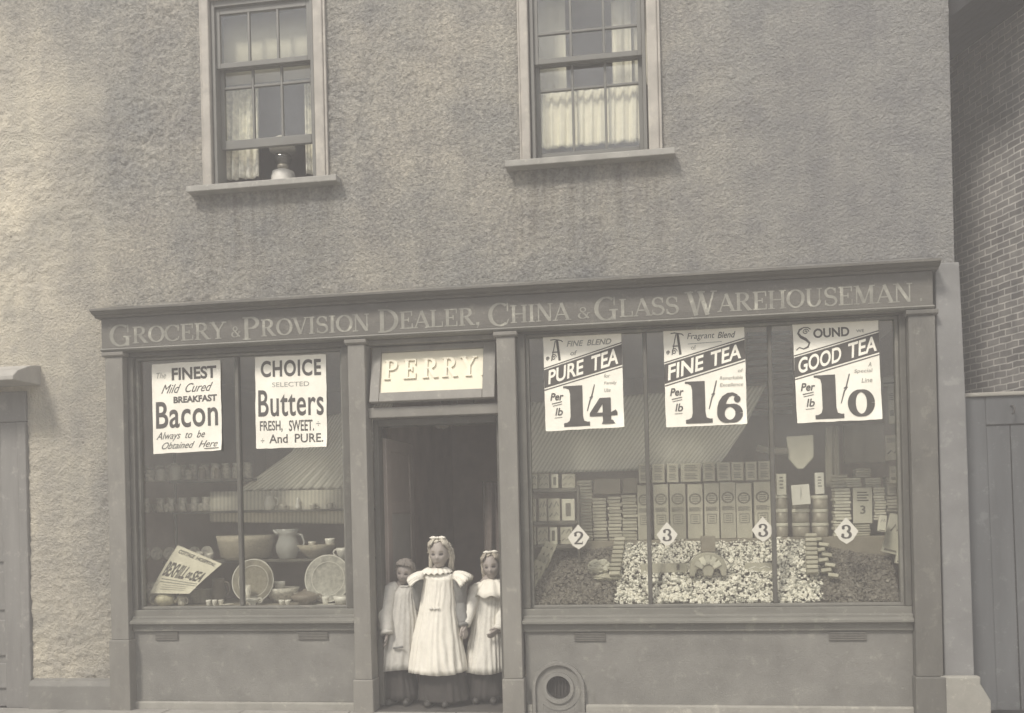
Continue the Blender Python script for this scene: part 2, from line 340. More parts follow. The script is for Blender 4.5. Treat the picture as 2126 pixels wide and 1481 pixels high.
def wall_mat():
    m = bpy.data.materials.new('roughcast with painted fade'); m.use_nodes = True; n = m.node_tree; b = n.nodes['Principled BSDF']
    b.inputs['Roughness'].default_value = .92; b.inputs['Specular IOR Level'].default_value = .12
    N = lambda t, **k: n.nodes.new(t)
    tc = N('ShaderNodeTexCoord')
    def noi(sc, det, ro=.6):
        x = N('ShaderNodeTexNoise'); x.inputs['Scale'].default_value = sc; x.inputs['Detail'].default_value = det; x.inputs['Roughness'].default_value = ro
        n.links.new(tc.outputs['Object'], x.inputs['Vector']); return x.outputs['Fac']
    def ramp(f, p0, c0, p1, c1):
        r = N('ShaderNodeValToRGB'); r.color_ramp.elements[0].position = p0; r.color_ramp.elements[1].position = p1
        r.color_ramp.elements[0].color = (*c0, 1); r.color_ramp.elements[1].color = (*c1, 1); n.links.new(f, r.inputs[0]); return r.outputs[0]
    base = ramp(noi(.85, 7, .62), .36, (.25, .25, .243), .66, (.395, .37, .32))
    fine = ramp(noi(34, 5, .7), .3, (.5, .5, .5), .72, (1.38, 1.36, 1.32))
    mul = N('ShaderNodeMix'); mul.data_type = 'RGBA'; mul.blend_type = 'MULTIPLY'; mul.inputs[0].default_value = 1.
    n.links.new(base, mul.inputs[6]); n.links.new(fine, mul.inputs[7])
    # uneven light and fade put into the colour: paler left end, greyer right corner
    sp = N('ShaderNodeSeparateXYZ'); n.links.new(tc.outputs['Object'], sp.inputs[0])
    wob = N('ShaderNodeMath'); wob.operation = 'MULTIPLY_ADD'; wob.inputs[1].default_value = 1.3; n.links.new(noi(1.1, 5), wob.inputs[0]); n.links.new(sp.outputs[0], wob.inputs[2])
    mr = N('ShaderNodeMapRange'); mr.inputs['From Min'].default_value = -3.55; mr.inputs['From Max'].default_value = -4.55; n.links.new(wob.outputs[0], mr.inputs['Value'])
    mz = N('ShaderNodeMapRange'); mz.inputs['From Min'].default_value = 5.75; mz.inputs['From Max'].default_value = 5.0; n.links.new(sp.outputs[2], mz.inputs['Value'])  # the painted lightness dies out towards the top
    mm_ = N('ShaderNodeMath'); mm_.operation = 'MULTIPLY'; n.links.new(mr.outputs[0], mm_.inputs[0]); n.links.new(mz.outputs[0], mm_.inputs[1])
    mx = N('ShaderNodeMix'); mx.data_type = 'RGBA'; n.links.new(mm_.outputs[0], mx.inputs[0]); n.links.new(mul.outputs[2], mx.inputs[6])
    lit_left = ramp(noi(2.2, 6), .35, (.45, .42, .35), .65, (.66, .60, .48)); n.links.new(lit_left, mx.inputs[7])
    mr2 = N('ShaderNodeMapRange'); mr2.inputs['From Min'].default_value = .1; mr2.inputs['From Max'].default_value = 2.3; n.links.new(wob.outputs[0], mr2.inputs['Value'])
    mx2 = N('ShaderNodeMix'); mx2.data_type = 'RGBA'; n.links.new(mr2.outputs[0], mx2.inputs[0]); n.links.new(mx.outputs[2], mx2.inputs[6])
    grey = ramp(noi(30, 5, .7), .3, (.2, .197, .191), .7, (.285, .278, .266)); n.links.new(grey, mx2.inputs[7])
    # rain streaks and grimy patches
    mpp = N('ShaderNodeMapping'); mpp.inputs['Scale'].default_value = (5.5, 1, .55); n.links.new(tc.outputs['Object'], mpp.inputs[0])
    sx_ = N('ShaderNodeTexNoise'); sx_.inputs['Scale'].default_value = 1.; sx_.inputs['Detail'].default_value = 6.; sx_.inputs['Roughness'].default_value = .65; n.links.new(mpp.outputs[0], sx_.inputs['Vector'])
    stain = ramp(sx_.outputs['Fac'], .34, (.9, .9, .9), .6, (1.04, 1.03, 1.01)); patch = ramp(noi(3.1, 8, .7), .36, (.82, .82, .83), .6, (1.08, 1.07, 1.03))
    m3 = N('ShaderNodeMix'); m3.data_type = 'RGBA'; m3.blend_type = 'MULTIPLY'; m3.inputs[0].default_value = 1.; n.links.new(stain, m3.inputs[6]); n.links.new(patch, m3.inputs[7])
    m4 = N('ShaderNodeMix'); m4.data_type = 'RGBA'; m4.blend_type = 'MULTIPLY'; m4.inputs[0].default_value = 1.; n.links.new(mx2.outputs[2], m4.inputs[6]); n.links.new(m3.outputs[2], m4.inputs[7])
    def mrange(sock, a, b_, t0=0., t1=1.):
        q = N('ShaderNodeMapRange'); q.inputs['From Min'].default_value = a; q.inputs['From Max'].default_value = b_; q.inputs['To Min'].default_value = t0; q.inputs['To Max'].default_value = t1; n.links.new(sock, q.inputs['Value']); return q.outputs[0]
    def mul2(a, b_):
        q = N('ShaderNodeMath'); q.operation = 'MULTIPLY'; n.links.new(a, q.inputs[0]); n.links.new(b_, q.inputs[1]); return q.outputs[0]
    mp2 = N('ShaderNodeMapping'); mp2.inputs['Scale'].default_value = (14, 1, .8); n.links.new(tc.outputs['Object'], mp2.inputs[0])
    st2 = N('ShaderNodeTexNoise'); st2.inputs['Scale'].default_value = 1.; st2.inputs['Detail'].default_value = 5.; n.links.new(mp2.outputs[0], st2.inputs['Vector'])
    zf = mul2(mrange(sp.outputs[2], 3.2, 4.05), mrange(st2.outputs['Fac'], .42, .62)); tot = None
    for xa_, xb_ in ((-3.65, -2.38), (-1.1, .17)):
        k_ = mul2(mul2(mrange(sp.outputs[0], xa_, xa_+.12), mrange(sp.outputs[0], xb_, xb_-.12)), zf)
        if tot is None: tot = k_
        else:
            q = N('ShaderNodeMath'); q.operation = 'ADD'; n.links.new(tot, q.inputs[0]); n.links.new(k_, q.inputs[1]); tot = q.outputs[0]
    m5 = N('ShaderNodeMix'); m5.data_type = 'RGBA'; m5.blend_type = 'MULTIPLY'; m5.inputs[7].default_value = (.72, .71, .69, 1); n.links.new(tot, m5.inputs[0]); n.links.new(m4.outputs[2], m5.inputs[6])
    # scattered pock marks where the pebbles have dropped out
    vo = N('ShaderNodeTexVoronoi'); vo.inputs['Scale'].default_value = 2.6; n.links.new(tc.outputs['Object'], vo.inputs['Vector'])
    pk = ramp(vo.outputs['Distance'], .030, (.45, .44, .42), .052, (1, 1, 1))
    m6 = N('ShaderNodeMix'); m6.data_type = 'RGBA'; m6.blend_type = 'MULTIPLY'; m6.inputs[0].default_value = 1.; n.links.new(m5.outputs[2], m6.inputs[6]); n.links.new(pk, m6.inputs[7])
    n.links.new(m6.outputs[2], b.inputs['Base Color'])
    bp = N('ShaderNodeBump'); bp.inputs['Strength'].default_value = 1.; bp.inputs['Distance'].default_value = .03
    n.links.new(noi(48, 4, .65), bp.inputs['Height']); n.links.new(bp.outputs[0], b.inputs['Normal'])
    return m
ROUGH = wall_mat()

def brick_mat():
    m = bpy.data.materials.new('old brickwork'); m.use_nodes = True; n = m.node_tree; b = n.nodes['Principled BSDF']; b.inputs['Roughness'].default_value = .9
    tc = n.nodes.new('ShaderNodeTexCoord'); sp = n.nodes.new('ShaderNodeSeparateXYZ'); cb = n.nodes.new('ShaderNodeCombineXYZ')
    no = n.nodes.new('ShaderNodeTexNoise'); no.inputs['Scale'].default_value = 5.; no.inputs['Detail'].default_value = 5.
    n.links.new(tc.outputs['Object'], sp.inputs[0]); n.links.new(tc.outputs['Object'], no.inputs['Vector'])
    ds = n.nodes.new('ShaderNodeMath'); ds.operation = 'MULTIPLY_ADD'; ds.inputs[1].default_value = .03; n.links.new(no.outputs['Fac'], ds.inputs[0]); n.links.new(sp.outputs[2], ds.inputs[2])
    au = n.nodes.new('ShaderNodeMath'); n.links.new(sp.outputs[0], au.inputs[0]); n.links.new(sp.outputs[1], au.inputs[1]); n.links.new(au.outputs[0], cb.inputs[0]); n.links.new(ds.outputs[0], cb.inputs[1])
    br = n.nodes.new('ShaderNodeTexBrick'); br.inputs['Scale'].default_value = 1.; br.inputs['Brick Width'].default_value = .135; br.inputs['Row Height'].default_value = .05
    br.inputs['Mortar Size'].default_value = .0065; br.inputs['Mortar Smooth'].default_value = .35; br.inputs['Bias'].default_value = -.1
    br.inputs['Color1'].default_value = (.215, .202, .19, 1); br.inputs['Color2'].default_value = (.12, .112, .105, 1); br.inputs['Mortar'].default_value = (.46, .44, .41, 1)
    n.links.new(cb.outputs[0], br.inputs['Vector'])
    n2 = n.nodes.new('ShaderNodeTexNoise'); n2.inputs['Scale'].default_value = 9.; n2.inputs['Detail'].default_value = 8.; n.links.new(tc.outputs['Object'], n2.inputs['Vector'])
    rp = n.nodes.new('ShaderNodeValToRGB'); rp.color_ramp.elements[0].position = .3; rp.color_ramp.elements[1].position = .7
    rp.color_ramp.elements[0].color = (.62, .62, .62, 1); rp.color_ramp.elements[1].color = (1.2, 1.19, 1.15, 1); n.links.new(n2.outputs['Fac'], rp.inputs[0])
    mul = n.nodes.new('ShaderNodeMix'); mul.data_type = 'RGBA'; mul.blend_type = 'MULTIPLY'; mul.inputs[0].default_value = 1.
    n.links.new(br.outputs['Color'], mul.inputs[6]); n.links.new(rp.outputs[0], mul.inputs[7]); n.links.new(mul.outputs[2], b.inputs['Base Color'])
    bp = n.nodes.new('ShaderNodeBump'); bp.inputs['Strength'].default_value = .6; bp.inputs['Distance'].default_value = .01; bp.invert = True
    n.links.new(br.outputs['Fac'], bp.inputs['Height']); n.links.new(bp.outputs[0], b.inputs['Normal']); return m
BRICK = brick_mat()

# ------------------------------------------------------------------ ground
PAVE = mat('pavement stone', (.3, .285, .25), .9, .15, 3., .2, 40, .2)
g = MB(); g.box(-40, 40, -40, 40, -.6, -.13); tag(g.build('ground', mat('earth', (.2, .18, .15), .95, .2, .4)), 'flat ground round the shop', 'ground', kind='structure')
g = MB(); g.box(-39, 39, -14., -3.2, -.126, -.112); tag(g.build('road', mat('road grit', (.24, .225, .19), .95, .2, 1.5, .4, 60)), 'gritty road in front of the shop', 'road', kind='structure')
g = MB()
x = -12.
while x < 12.:
    wd = random.uniform(.6, 1.); g.box(x, x+wd-.008, -2.9, -1.5, -.12, random.uniform(.008, .014)); g.box(x, x+wd-.008, -1.492, -.04, -.12, random.uniform(.008, .014)); x += wd
g.box(-12, 12, -3.2, -2.908, -.13, .02)
tag(g.build('pavement', PAVE, bevel=.004), 'stone pavement along the shop front', 'pavement', kind='structure')

# ================================================================== the shop building
B = thing('shop_building', 'roughcast two storey grocery shop with painted wooden shopfront and lettered fascia', 'shop')
# window openings upstairs (x0, x1, z0, z1)
UPW = [(-3.47, -2.56, 4.15, 5.62), (-.93, .0, 4.15, 5.62)]
# roughcast wall as a displaced grid
def wall_grid(x0, x1, z0, z1, st, holes):
    nx, nz = int((x1-x0)/st)+1, int((z1-z0)/st)+1
    xs = np.linspace(x0, x1, nx); zs = np.linspace(z0, z1, nz)
    co = np.zeros((nz, nx, 3)); co[:, :, 0] = xs[None]; co[:, :, 2] = zs[:, None]
    for j in range(nz):
        for i in range(nx):
            x, z = xs[i], zs[j]
            k = min(1., max(.4, (1.6-x)/4.2)); k *= max(.35, .8+1.1*noise.noise((x*1.1, 3.3, z*1.1)))
            a = noise.noise((x*30, 0, z*30))+.55*noise.noise((x*62+.5*z*60, 7, z*62))
            b = noise.noise((x*13+z*7, 11, z*15-x*4))+.7*noise.noise((x*6, 2, z*7))
            und = noise.noise((x*.7, 5, z*.8))
            co[j, i, 1] = -.0085*k*a-.0075*k*b-.010*und
    cx = (xs[:-1]+xs[1:])/2; cz = (zs[:-1]+zs[1:])/2
    keep = np.ones((nz-1, nx-1), bool)
    for a, b_, c, d in holes: keep &= ~((cx[None] > a) & (cx[None] < b_) & (cz[:, None] > c) & (cz[:, None] < d))
    j, i = np.nonzero(keep); q = np.stack([j*nx+i, j*nx+i+1, (j+1)*nx+i+1, (j+1)*nx+i], 1)
    me = bpy.data.meshes.new('wall'); me.vertices.add(nx*nz); me.vertices.foreach_set('co', co.reshape(-1))
    me.loops.add(q.size); me.loops.foreach_set('vertex_index', q.reshape(-1).astype(np.int32))
    me.polygons.add(len(q)); me.polygons.foreach_set('loop_start', np.arange(0, q.size, 4, dtype=np.int32))
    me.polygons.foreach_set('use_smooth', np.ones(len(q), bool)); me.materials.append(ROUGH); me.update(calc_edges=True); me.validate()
    o = bpy.data.objects.new('wall', me); COL.objects.link(o); o.parent = B; return o
holes = [(a, b, c, d) for a, b, c, d in UPW]+[(-4.34, 1.97, -1, 3.1), (-9, -5.12, -1, 2.6), (1.9, 2.3, -1, 3.19)]
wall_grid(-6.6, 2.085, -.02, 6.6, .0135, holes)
# the body of the house behind the rendered skin: solid masonry round the openings
g = MB(); y0, y1 = .025, .3
zt = 6.6
for a, b, c, d in [(-6.6, -5.12, 2.6, zt), (-5.12, -4.34, 0, zt), (-4.34, -3.47, 3.1, zt), (-3.47, -2.56, 3.1, 4.15), (-3.47, -2.56, 5.62, zt), (-2.56, -.93, 3.1, zt), (-.93, 0, 3.1, 4.15), (-.93, 0, 5.62, zt), (0, 2.08, 3.1, zt)]:
    g.box(a, b, y0, y1, c, d)
g.box(1.99, 2.08, .301, 6., 0, zt); g.box(-6.6, -6.5, .301, 6., 0, zt); g.box(-6.6, 2.08, 6.001, 6.1, 0, zt); g.box(-6.6, 2.08, -.25, 6.1, 6.601, 6.8)
g.build('masonry', RENDER, B)
# plain pier and bases at the right corner
g = MB(); g.poly([(1.945, 0), (2.15, 0), (2.143, .3), (2.128, 2.27), (2.107, 3.2), (1.945, 3.2)], -.035, .3); g.build('corner_pier', PIER, B, bevel=.008)
g = MB(); g.poly([(1.90, .0), (2.23, .0), (2.23, .13), (2.165, .245), (2.165, .3), (1.90, .3)], -.10, -.036); g.build('pier_base', STONE, B, bevel=.012)
g = MB(); g.prof([(-.09, -.02), (-.09, .2), (-.055, .235), (0, .25), (0.02, .25), (.02, -.02)], -5.105, -4.37); g.build('wall_plinth', RENDER, B, bevel=.006)

# fascia with cornice and lettering
g = MB(); g.box(-4.38, 1.91, -.1, .28, 2.895, 3.135); fascia = g.build('fascia', FASC, B, bevel=.004)
g = MB(); g.prof([(-.1, 3.1352), (-.125, 3.1352), (-.13, 3.15), (-.165, 3.158), (-.185, 3.175), (-.2, 3.178), (-.2, 3.195), (.02, 3.215), (.02, 3.1352)], -4.42, 1.945); g.build('cornice', FASC, fascia, bevel=.002)
g = MB(); n_ = 60
vs = []
for i in range(n_+1):
    x_ = -4.40+6.33*i/n_; q_ = .012*noise.noise((x_*3, 0, 0))+.008*noise.noise((x_*11, 2, 0))
    vs += [(x_, -.155+q_, 3.2075), (x_, -.1+q_, 3.222+q_*.3), (x_, .01, 3.262+q_), (x_, .01, 3.2135)]
g.raw(vs, [(4*i+j, 4*i+j+4, 4*i+(j+1) % 4+4, 4*i+(j+1) % 4) for i in range(n_) for j in range(4)]+[(0, 1, 2, 3), (4*n_+3, 4*n_+2, 4*n_+1, 4*n_)], 0, True); g.build('mortar_fillet', ROUGH, fascia)
g = MB(); g.prof([(-.112, 2.8945), (-.118, 2.884), (-.108, 2.872), (-.07, 2.868), (.05, 2.868), (.05, 2.8945)], -4.385, 1.915); g.build('fascia_bead', SILLM, fascia, bevel=.002)
def fascia_text():
    # word, first px x, last px x, ink scale; the first letter of a word is a taller capital
    base = lambda px: at(px, 0, -.102)
    words = [('GROCERY', 228, 470), ('&', 479, 500), ('PROVISION', 502, 768), ('DEALER,', 783, 1000), ('CHINA', 1014, 1183), ('&', 1198, 1225), ('GLASS', 1234, 1410), ('WAREHOUSEMAN', 1424, 1895), ('.', 1908, 1916)]
    def flat(x0, z0):
        return lambda u, v, h: (x0+u, -.1015-h, z0+v)
    for wd, p0, p1 in words:
        g = MB()
        py0 = 690-(p0-228)*.0595; x0 = at(p0, py0, -.1)[0]; x1 = at(p1, py0, -.1)[0]
        zb = 2.925 if wd not in ('&',) else 2.93
        H, h = (.178, .132) if wd != '&' else (.085, .085)
        sizes = [(H if i == 0 and len(wd) > 1 else h) for i in range(len(wd))]
        tot = sum(GL[c][0]*s for c, s in zip(wd, sizes)); k = (x1-x0)/tot; xx = x0
        for c, s in zip(wd, sizes):
            sh = Sheet(g, flat(xx, zb-(.02 if s > .15 else 0)))
            for P in GL[c][1]: sh.stroke(P, 0, 0, s*k, s, 0)
            xx += GL[c][0]*s*k
        g.build('lettering', GILT, fascia)
fascia_text()

# pilasters
def pilaster(x0, x1, m, zb=.55, base_h=.0, yf=-.085, mm=None):
    g = MB(); g.box(x0, x1, yf, .08, base_h, 2.83); p = g.build('pilaster', m, B, bevel=.006)
    g = MB(); g.prof([(yf-.005, 2.8302), (yf-.02, 2.84), (yf-.022, 2.866), (.06, 2.866), (.06, 2.8302)], x0-.018, x1+.018); g.build('pilaster_cap', m, p, bevel=.003)
    if zb:
        g = MB(); g.box(x0-.012, x1+.012, yf-.02, .06, .0, zb); g.build('pilaster_base', mm or m, p, bevel=.008)
    return p
pilaster(-4.365, -4.215, WOODL, .57, .5702)
pilaster(-2.35, -2.215, WOODL, .26, .2602)
pilaster(-1.192, -1.05, WOODL, .27, .2702)
pilaster(1.745, 1.925, WOOD, .295, .2952)

# shop windows
def shop_window(x0, x1, z0, z1, muls, fl, fr):
    g = MB(); yf, yb = -.02, .085
    g.box(fl, x0, yf, yb, z0-.0, z1); g.box(x1, fr, yf, yb, z0, z1); g.box(fl, fr, yf, yb, z1+.0005, 2.868)
    fr_o = g.build('shop_window', WOODD, B, bevel=.006)
    g = MB()                          # slim inner moulding
    t = .022
    for a, b, c, d in ((x0, x0+t, z0+t, z1-t), (x1-t, x1, z0+t, z1-t), (x0, x1, z1-t, z1-.001), (x0, x1, z0+.001, z0+t)): g.box(a, b, .02, .075, c, d)
    g.build('bead_moulding', SILLM, fr_o, bevel=.004)
    for mx_ in muls:
        g = MB(); g.box(mx_-.016, mx_+.016, .03, .08, z0+t+.001, z1-t-.001); g.build('mullion', WOODD, fr_o, bevel=.006)
    xs = [x0+t]+list(muls)+[x1-t]
    for a, b in zip(xs[:-1], xs[1:]):
        aa = a+(.016 if a in muls else 0); bb = b-(.016 if b in muls else 0)
        g = MB(); g.box(aa+.001, bb-.001, .056, .060, z0+t+.001, z1-t-.001); g.build('glass_pane', GLASS, fr_o)
    g = MB(); g.prof([(-.02, z0-.0005), (-.02, z0-.05), (-.045, z0-.055), (-.045, z0-.075), (-.06, z0-.08), (-.075, z0-.088), (-.075, z0-.108), (-.03, z0-.112), (-.03, z0-.17), (.1, z0-.17), (.1, z0-.0005)], fl+.001, fr-.001)
    g.build('window_sill', SILLM, fr_o, bevel=.003)
    return fr_o
LW = shop_window(-4.165, -2.425, .80, 2.83, [-3.31], -4.213, -2.352)
RW = shop_window(-.985, 1.70, .785, 2.855, [-.093, .81], -1.048, 1.743)
# stall risers under the windows, vents
g = MB(); g.box(-4.213, -2.365, -.005, .2, .07, .628); ar = g.build('stall_riser', RENDER, B, bevel=.004)
g = MB(); g.box(-4.213, -2.365, -.035, .2, -.02, .0698); g.build('plinth_strip', STONE, ar, bevel=.012)
# right riser has an arched hole for the cellar vent
VX = -.79; VR = .092; VZ = .155
g = MB()
arcp = [(VX+VR*math.cos(R(a)), VZ+.0+VR*math.sin(R(a))+.04) for a in range(180, -1, -12)]
g.poly([(-1.035, .07), (VX-VR, .07)]+[(VX-VR, .1)]+arcp+[(VX+VR, .07), (1.743, .07), (1.743, .612), (-1.035, .612)], -.005, .03); ar = g.build('stall_riser', RENDER, B)
g = MB(); g.box(VX+.197, 1.743, -.035, .03, -.02, .0698); g.box(-1.03, VX-.197, -.035, .03, -.02, .0698); g.build('plinth_strip', STONE, ar, bevel=.012)
def arch_ring(g, r0, r1, ya, yb, zc, zbot, n=16):
    for i in range(n):
        a, b = R(180-180*i/n), R(180-180*(i+1)/n)
        P = [(VX+r0*math.cos(a), zc+r0*math.sin(a)), (VX+r1*math.cos(a), zc+r1*math.sin(a)), (VX+r1*math.cos(b), zc+r1*math.sin(b)), (VX+r0*math.cos(b), zc+r0*math.sin(b))]
        g.poly(P, ya, yb)
    g.box(VX-r1, VX-r0, ya, yb, zbot, zc); g.box(VX+r0, VX+r1, ya, yb, zbot, zc)
g = MB(); arch_ring(g, .172, .195, -.05, .0, .195, .0); arch_ring(g, .117, .1715, -.026, .0, .195, .0); arch_ring(g, .09, .1165, -.045, .02, .195, .1945)
for i in range(16):
    t0, t1 = R(180+180*i/16), R(180+180*(i+1)/16)
    for q0, q1, ya, yb in ((.09, .1165, -.045, .02), (.1167, .17, -.03, .019)):
        g.poly([(VX+q0*math.cos(t0), .1944+q0*math.sin(t0)), (VX+q1*math.cos(t0), .1944+q1*math.sin(t0)), (VX+q1*math.cos(t1), .1944+q1*math.sin(t1)), (VX+q0*math.cos(t1), .1944+q0*math.sin(t1))], ya, yb)
g.box(VX-.1166, VX+.1166, -.024, .018, -.02, .062)
cv = g.build('cellar_vent', RENDER, B, bevel=.006)
g = MB(); g.poly([(VX-.1, .085), (VX+.1, .085)]+[(VX+.1*math.cos(R(a)), .195+.1*math.sin(R(a))) for a in range(0, 181, 15)], .018, .026)
for q in range(-3, 4): g.box(VX+q*.026-.006, VX+q*.026+.006, .008, .0175, .0905, .195+math.sqrt(max(0, .0088**1-(q*.026)**2))*.9)
g.build('vent_grille', BLACK, cv)
g = MB(); g.box(VX-.12, VX+.12, .26, .28, .02, .33); g.box(VX-.12, VX-.106, .031, .26, .02, .33); g.box(VX+.106, VX+.12, .031, .26, .02, .33); g.box(VX-.12, VX+.12, .031, .26, .31, .33); g.box(VX-.12, VX+.12, .031, .26, .02, .06); g.build('vent_shaft', BLACK, cv)
for x0, x1, zt_ in ((-4.03, -3.83, .628), (-2.83, -2.58, .628), (-.665, -.43, .612), (1.17, 1.43, .612)):
    g = MB(); n = 5
    g.box(x0, x1, -.012, -.006, zt_-.07, zt_-.006)
    for i in range(n): g.box(x0+.006, x1-.006, -.02, -.0122, zt_-.066+i*.0125, zt_-.0585+i*.0125)
    g.build('air_vent', VENTM, B)

# doorway: lintel, name light, frame, inner door, step
g = MB(); g.box(-2.214, -1.193, -.03, .09, 2.265, 2.345); g.box(-2.214, -1.193, -.015, .09, 2.83, 2.868); g.build('door_head', WOODL, B, bevel=.006)
ROT = Matrix.Rotation(R(-15), 4, 'X')     # the name light is hung at its foot and leans in at its head
NP = Vector((-1.703, -.035, 2.372))
def npx(v): return ROT @ Vector(v)+NP
g = MB()
hw, hh = .487, .455
def tb(x0, x1, y0, y1, z0, z1): g.box(x0, x1, y0, y1, z0, z1, 0, Matrix.Translation(NP) @ ROT)
tb(-hw, -hw+.075, -.045, .0, 0, hh); tb(hw-.095, hw, -.045, .0, 0, hh); tb(-hw+.0752, hw-.0952, -.045, 0, 0, .075); tb(-hw+.0752, hw-.0952, -.045, 0, hh-.045, hh)
nlf = g.build('name_light', WOODL, B, bevel=.006)
g = MB(); tb(-hw+.074, hw-.094, -.022, -.004, .074, hh-.044)
g.build('name_panel', CREAM, nlf)
LETM = mat('raised cream letters', (.76, .70, .54), .5, .05, 9.)
for k, c in enumerate('PERRY.'):
    g = MB(); x0 = -.385+k*.152; ky = .16; kx = .158
    for i, P in enumerate(GL[c][1]):
        vs, fs = ribbon([(a, b, wd*1.15) for a, b, wd in P]); n = len(vs); th = .015+.0002*i
        f3 = [npx((x0+a*kx*.86, -.0222-th, .185+b*ky)) for a, b in vs]; b3 = [npx((x0+a*kx*.86, -.0225, .185+b*ky)) for a, b in vs]
        ring = list(range(0, n, 2))+list(range(n-1, 0, -2))
        g.raw(f3+b3, [f for f in fs]+[(ring[i_], ring[(i_+1) % n], ring[(i_+1) % n]+n, ring[i_]+n) for i_ in range(n)])
    g.build('raised_letter', LETM, nlf)
g = MB(); g.box(-2.214, -2.17, .081, .2, .03, 2.264); g.box(-1.235, -1.193, .081, .2, .03, 2.264); g.box(-2.169, -1.236, .081, .2, 2.21, 2.264); g.build('door_frame', WOODD, B, bevel=.006)
g = MB(); g.box(-2.21, -1.197, -.06, 1.2, -.1, .018); g.build('door_step', mat('dark worn step', (.08, .073, .064), .9, .2, 5., .3, 90, .15), B, bevel=.01)
# inner door standing open against the left
dl = MB()
xh, yh = -2.165, .24; xe, ye = at(857, 1000, .98)[0], .98
dv = Vector((xe-xh, ye-yh, 0)); dlen = dv.length; DM = Matrix.Translation((xh, yh, .03)) @ Matrix.Rotation(math.atan2(dv.y, dv.x), 4, 'Z')
dl.box(0, dlen, .005, .035, 0, 2.1, 0, DM)
for a, b in ((0, .11), (dlen-.11, dlen), ): dl.box(a, b, -.012, .0048, 0, 2.1, 0, DM)
for a, b in ((0, .2), (.85, 1.0), (1.5, 1.6), (2.0, 2.1)): dl.box(.1102, dlen-.1102, -.012, .0048, a, b, 0, DM)
idoor = dl.build('inner_door', mat('inner door paint', (.34, .285, .245), .55, .12, 3., .05, 40), B, bevel=.004)
g = MB(); g.box(.115, dlen-.115, -.004, .0045, 1.005, 1.495, 0, DM); g.build('door_pane', mat('frosted pane', (.34, .32, .28), .35, .1, 4.), idoor)
# shop interior
g = MB()
g.box(-4.6, -4.55, .301, 3.5, 0, 3.2); g.box(1.93, 1.985, .301, 3.5, 0, 3.2); g.box(-4.6, 1.985, 3.501, 3.55, 0, 3.2)
g.box(-2.36, -2.33, 1.0, 3.5, 0, 3.0)
g.build('interior_wall', DARKIN, B)
g = MB(); g.box(-4.55, 1.93, .2, 3.5, -.05, .016); g.build('shop_floor', FLOORB, B)
g = MB(); g.box(-4.55, 1.93, .301, 3.5, 2.95, 3.0); g.build('shop_ceiling', mat('old ceiling', (.7, .62, .54), .9, .1, 2.), B)
# upper storey room backs
for a, b, c, d in UPW:
    g = MB(); g.box(a-.5, b+.5, 2.2, 2.25, 3.4, 6.2); g.box(a-.55, a-.5, .301, 2.2, 3.4, 6.2); g.box(b+.5, b+.55, .301, 2.2, 3.4, 6.2); g.box(a-.5, b+.5, .301, 2.2, 6.15, 6.2); g.box(a-.5, b+.5, .301, 2.2, 3.35, 3.4)
    g.build('bedroom_wall', DARKIN, B)

# sash windows upstairs
def sash_window(a, b, c, d, zmeet, lift, bars_up, bar_lo, hz_up):
    g = MB()      # outer architrave, reveal box
    g.box(a-.04, a+.026, -.04, .06, c+.001, d+.1); g.box(b-.026, b+.052, -.04, .06, c+.001, d+.1); g.box(a+.0262, b-.0262, -.04, .06, d, d+.1)
    sw = g.build('sash_window', WHITEWOOD, B, bevel=.01)
    for q0, q1 in ((a-.056, a-.0402), (b+.0522, b+.072)):
        g = MB(); g.box(q0, q1, -.028, .0, c+.001, d+.12); g.build('outer_moulding', WHITEWOOD, sw, bevel=.005)
    g = MB(); g.box(a+.035, a+.062, -.005, .16, c, d); g.box(b-.062, b-.035, -.005, .16, c, d); g.box(a+.0622, b-.0622, -.005, .16, d-.05, d-.0002); g.build('sash_box', GREYWOOD, sw, bevel=.004)
    g = MB(); g.prof([(-.105, c-.06), (-.105, c-.012), (.1, c), (.1, c-.06)], a-.16, b+.16); g.build('sill', mat('window sill paint', (.29, .277, .243), .7, .2, 5., .2, 60, wear=0.32), sw, bevel=.006)
    x0, x1 = a+.063, b-.063
    def sash(z0, z1, y0, nb, hzs, name, st, sb, yr):
        g = MB(); g.box(x0, x0+.032, y0, y0+.035, z0, z1); g.box(x1-.032, x1, y0, y0+.035, z0, z1)
        g.box(x0+.0322, x1-.0322, y0, y0+.035, z0, z0+sb); g.box(x0+.0322, x1-.0322, y0, y0+.035, z1-st, z1)
        for i in range(1, nb):
            xb = x0+.032+(x1-x0-.064)*i/nb; g.box(xb-.009, xb+.009, y0+.003, y0+.032, z0+sb+.0002, z1-st-.0002)
        for zh in hzs:
            for i in range(nb):
                xa = x0+.032+(x1-x0-.064)*i/nb+(.0092 if i else 0); xb = x0+.032+(x1-x0-.064)*(i+1)/nb-(.0092 if i < nb-1 else 0)
                g.box(xa, xb, y0+.004, y0+.031, zh-.009, zh+.009)
        s_o = g.build(name, GREYWOOD, sw, bevel=.003)
        g = MB(); g.box(x0+.02, x1-.02, y0+.015, y0+.018, z0+.02, z1-.02); g.build('pane', GLASSU, s_o)
    sash(zmeet-.02, d-.051, .02, 3, hz_up, 'upper_sash', .05, .04, 0)
    sash(c+lift, zmeet+.018+lift*0, .075, 3, bar_lo, 'lower_sash', .035, .07, 0)
    return sw
# meeting rails: left photo y ~130, right ~118
zl = at(550, 130, .03)[1]; zr = at(1225, 120, .03)[1]
sash_window(*UPW[0], zl, at(550, 306, .09)[1]-UPW[0][2], 3, [at(550, 178, .09)[1]], [])
sash_window(*UPW[1], zr, .012, 3, [at(1225, 182, .09)[1]], [at(1225, 62, .03)[1]])

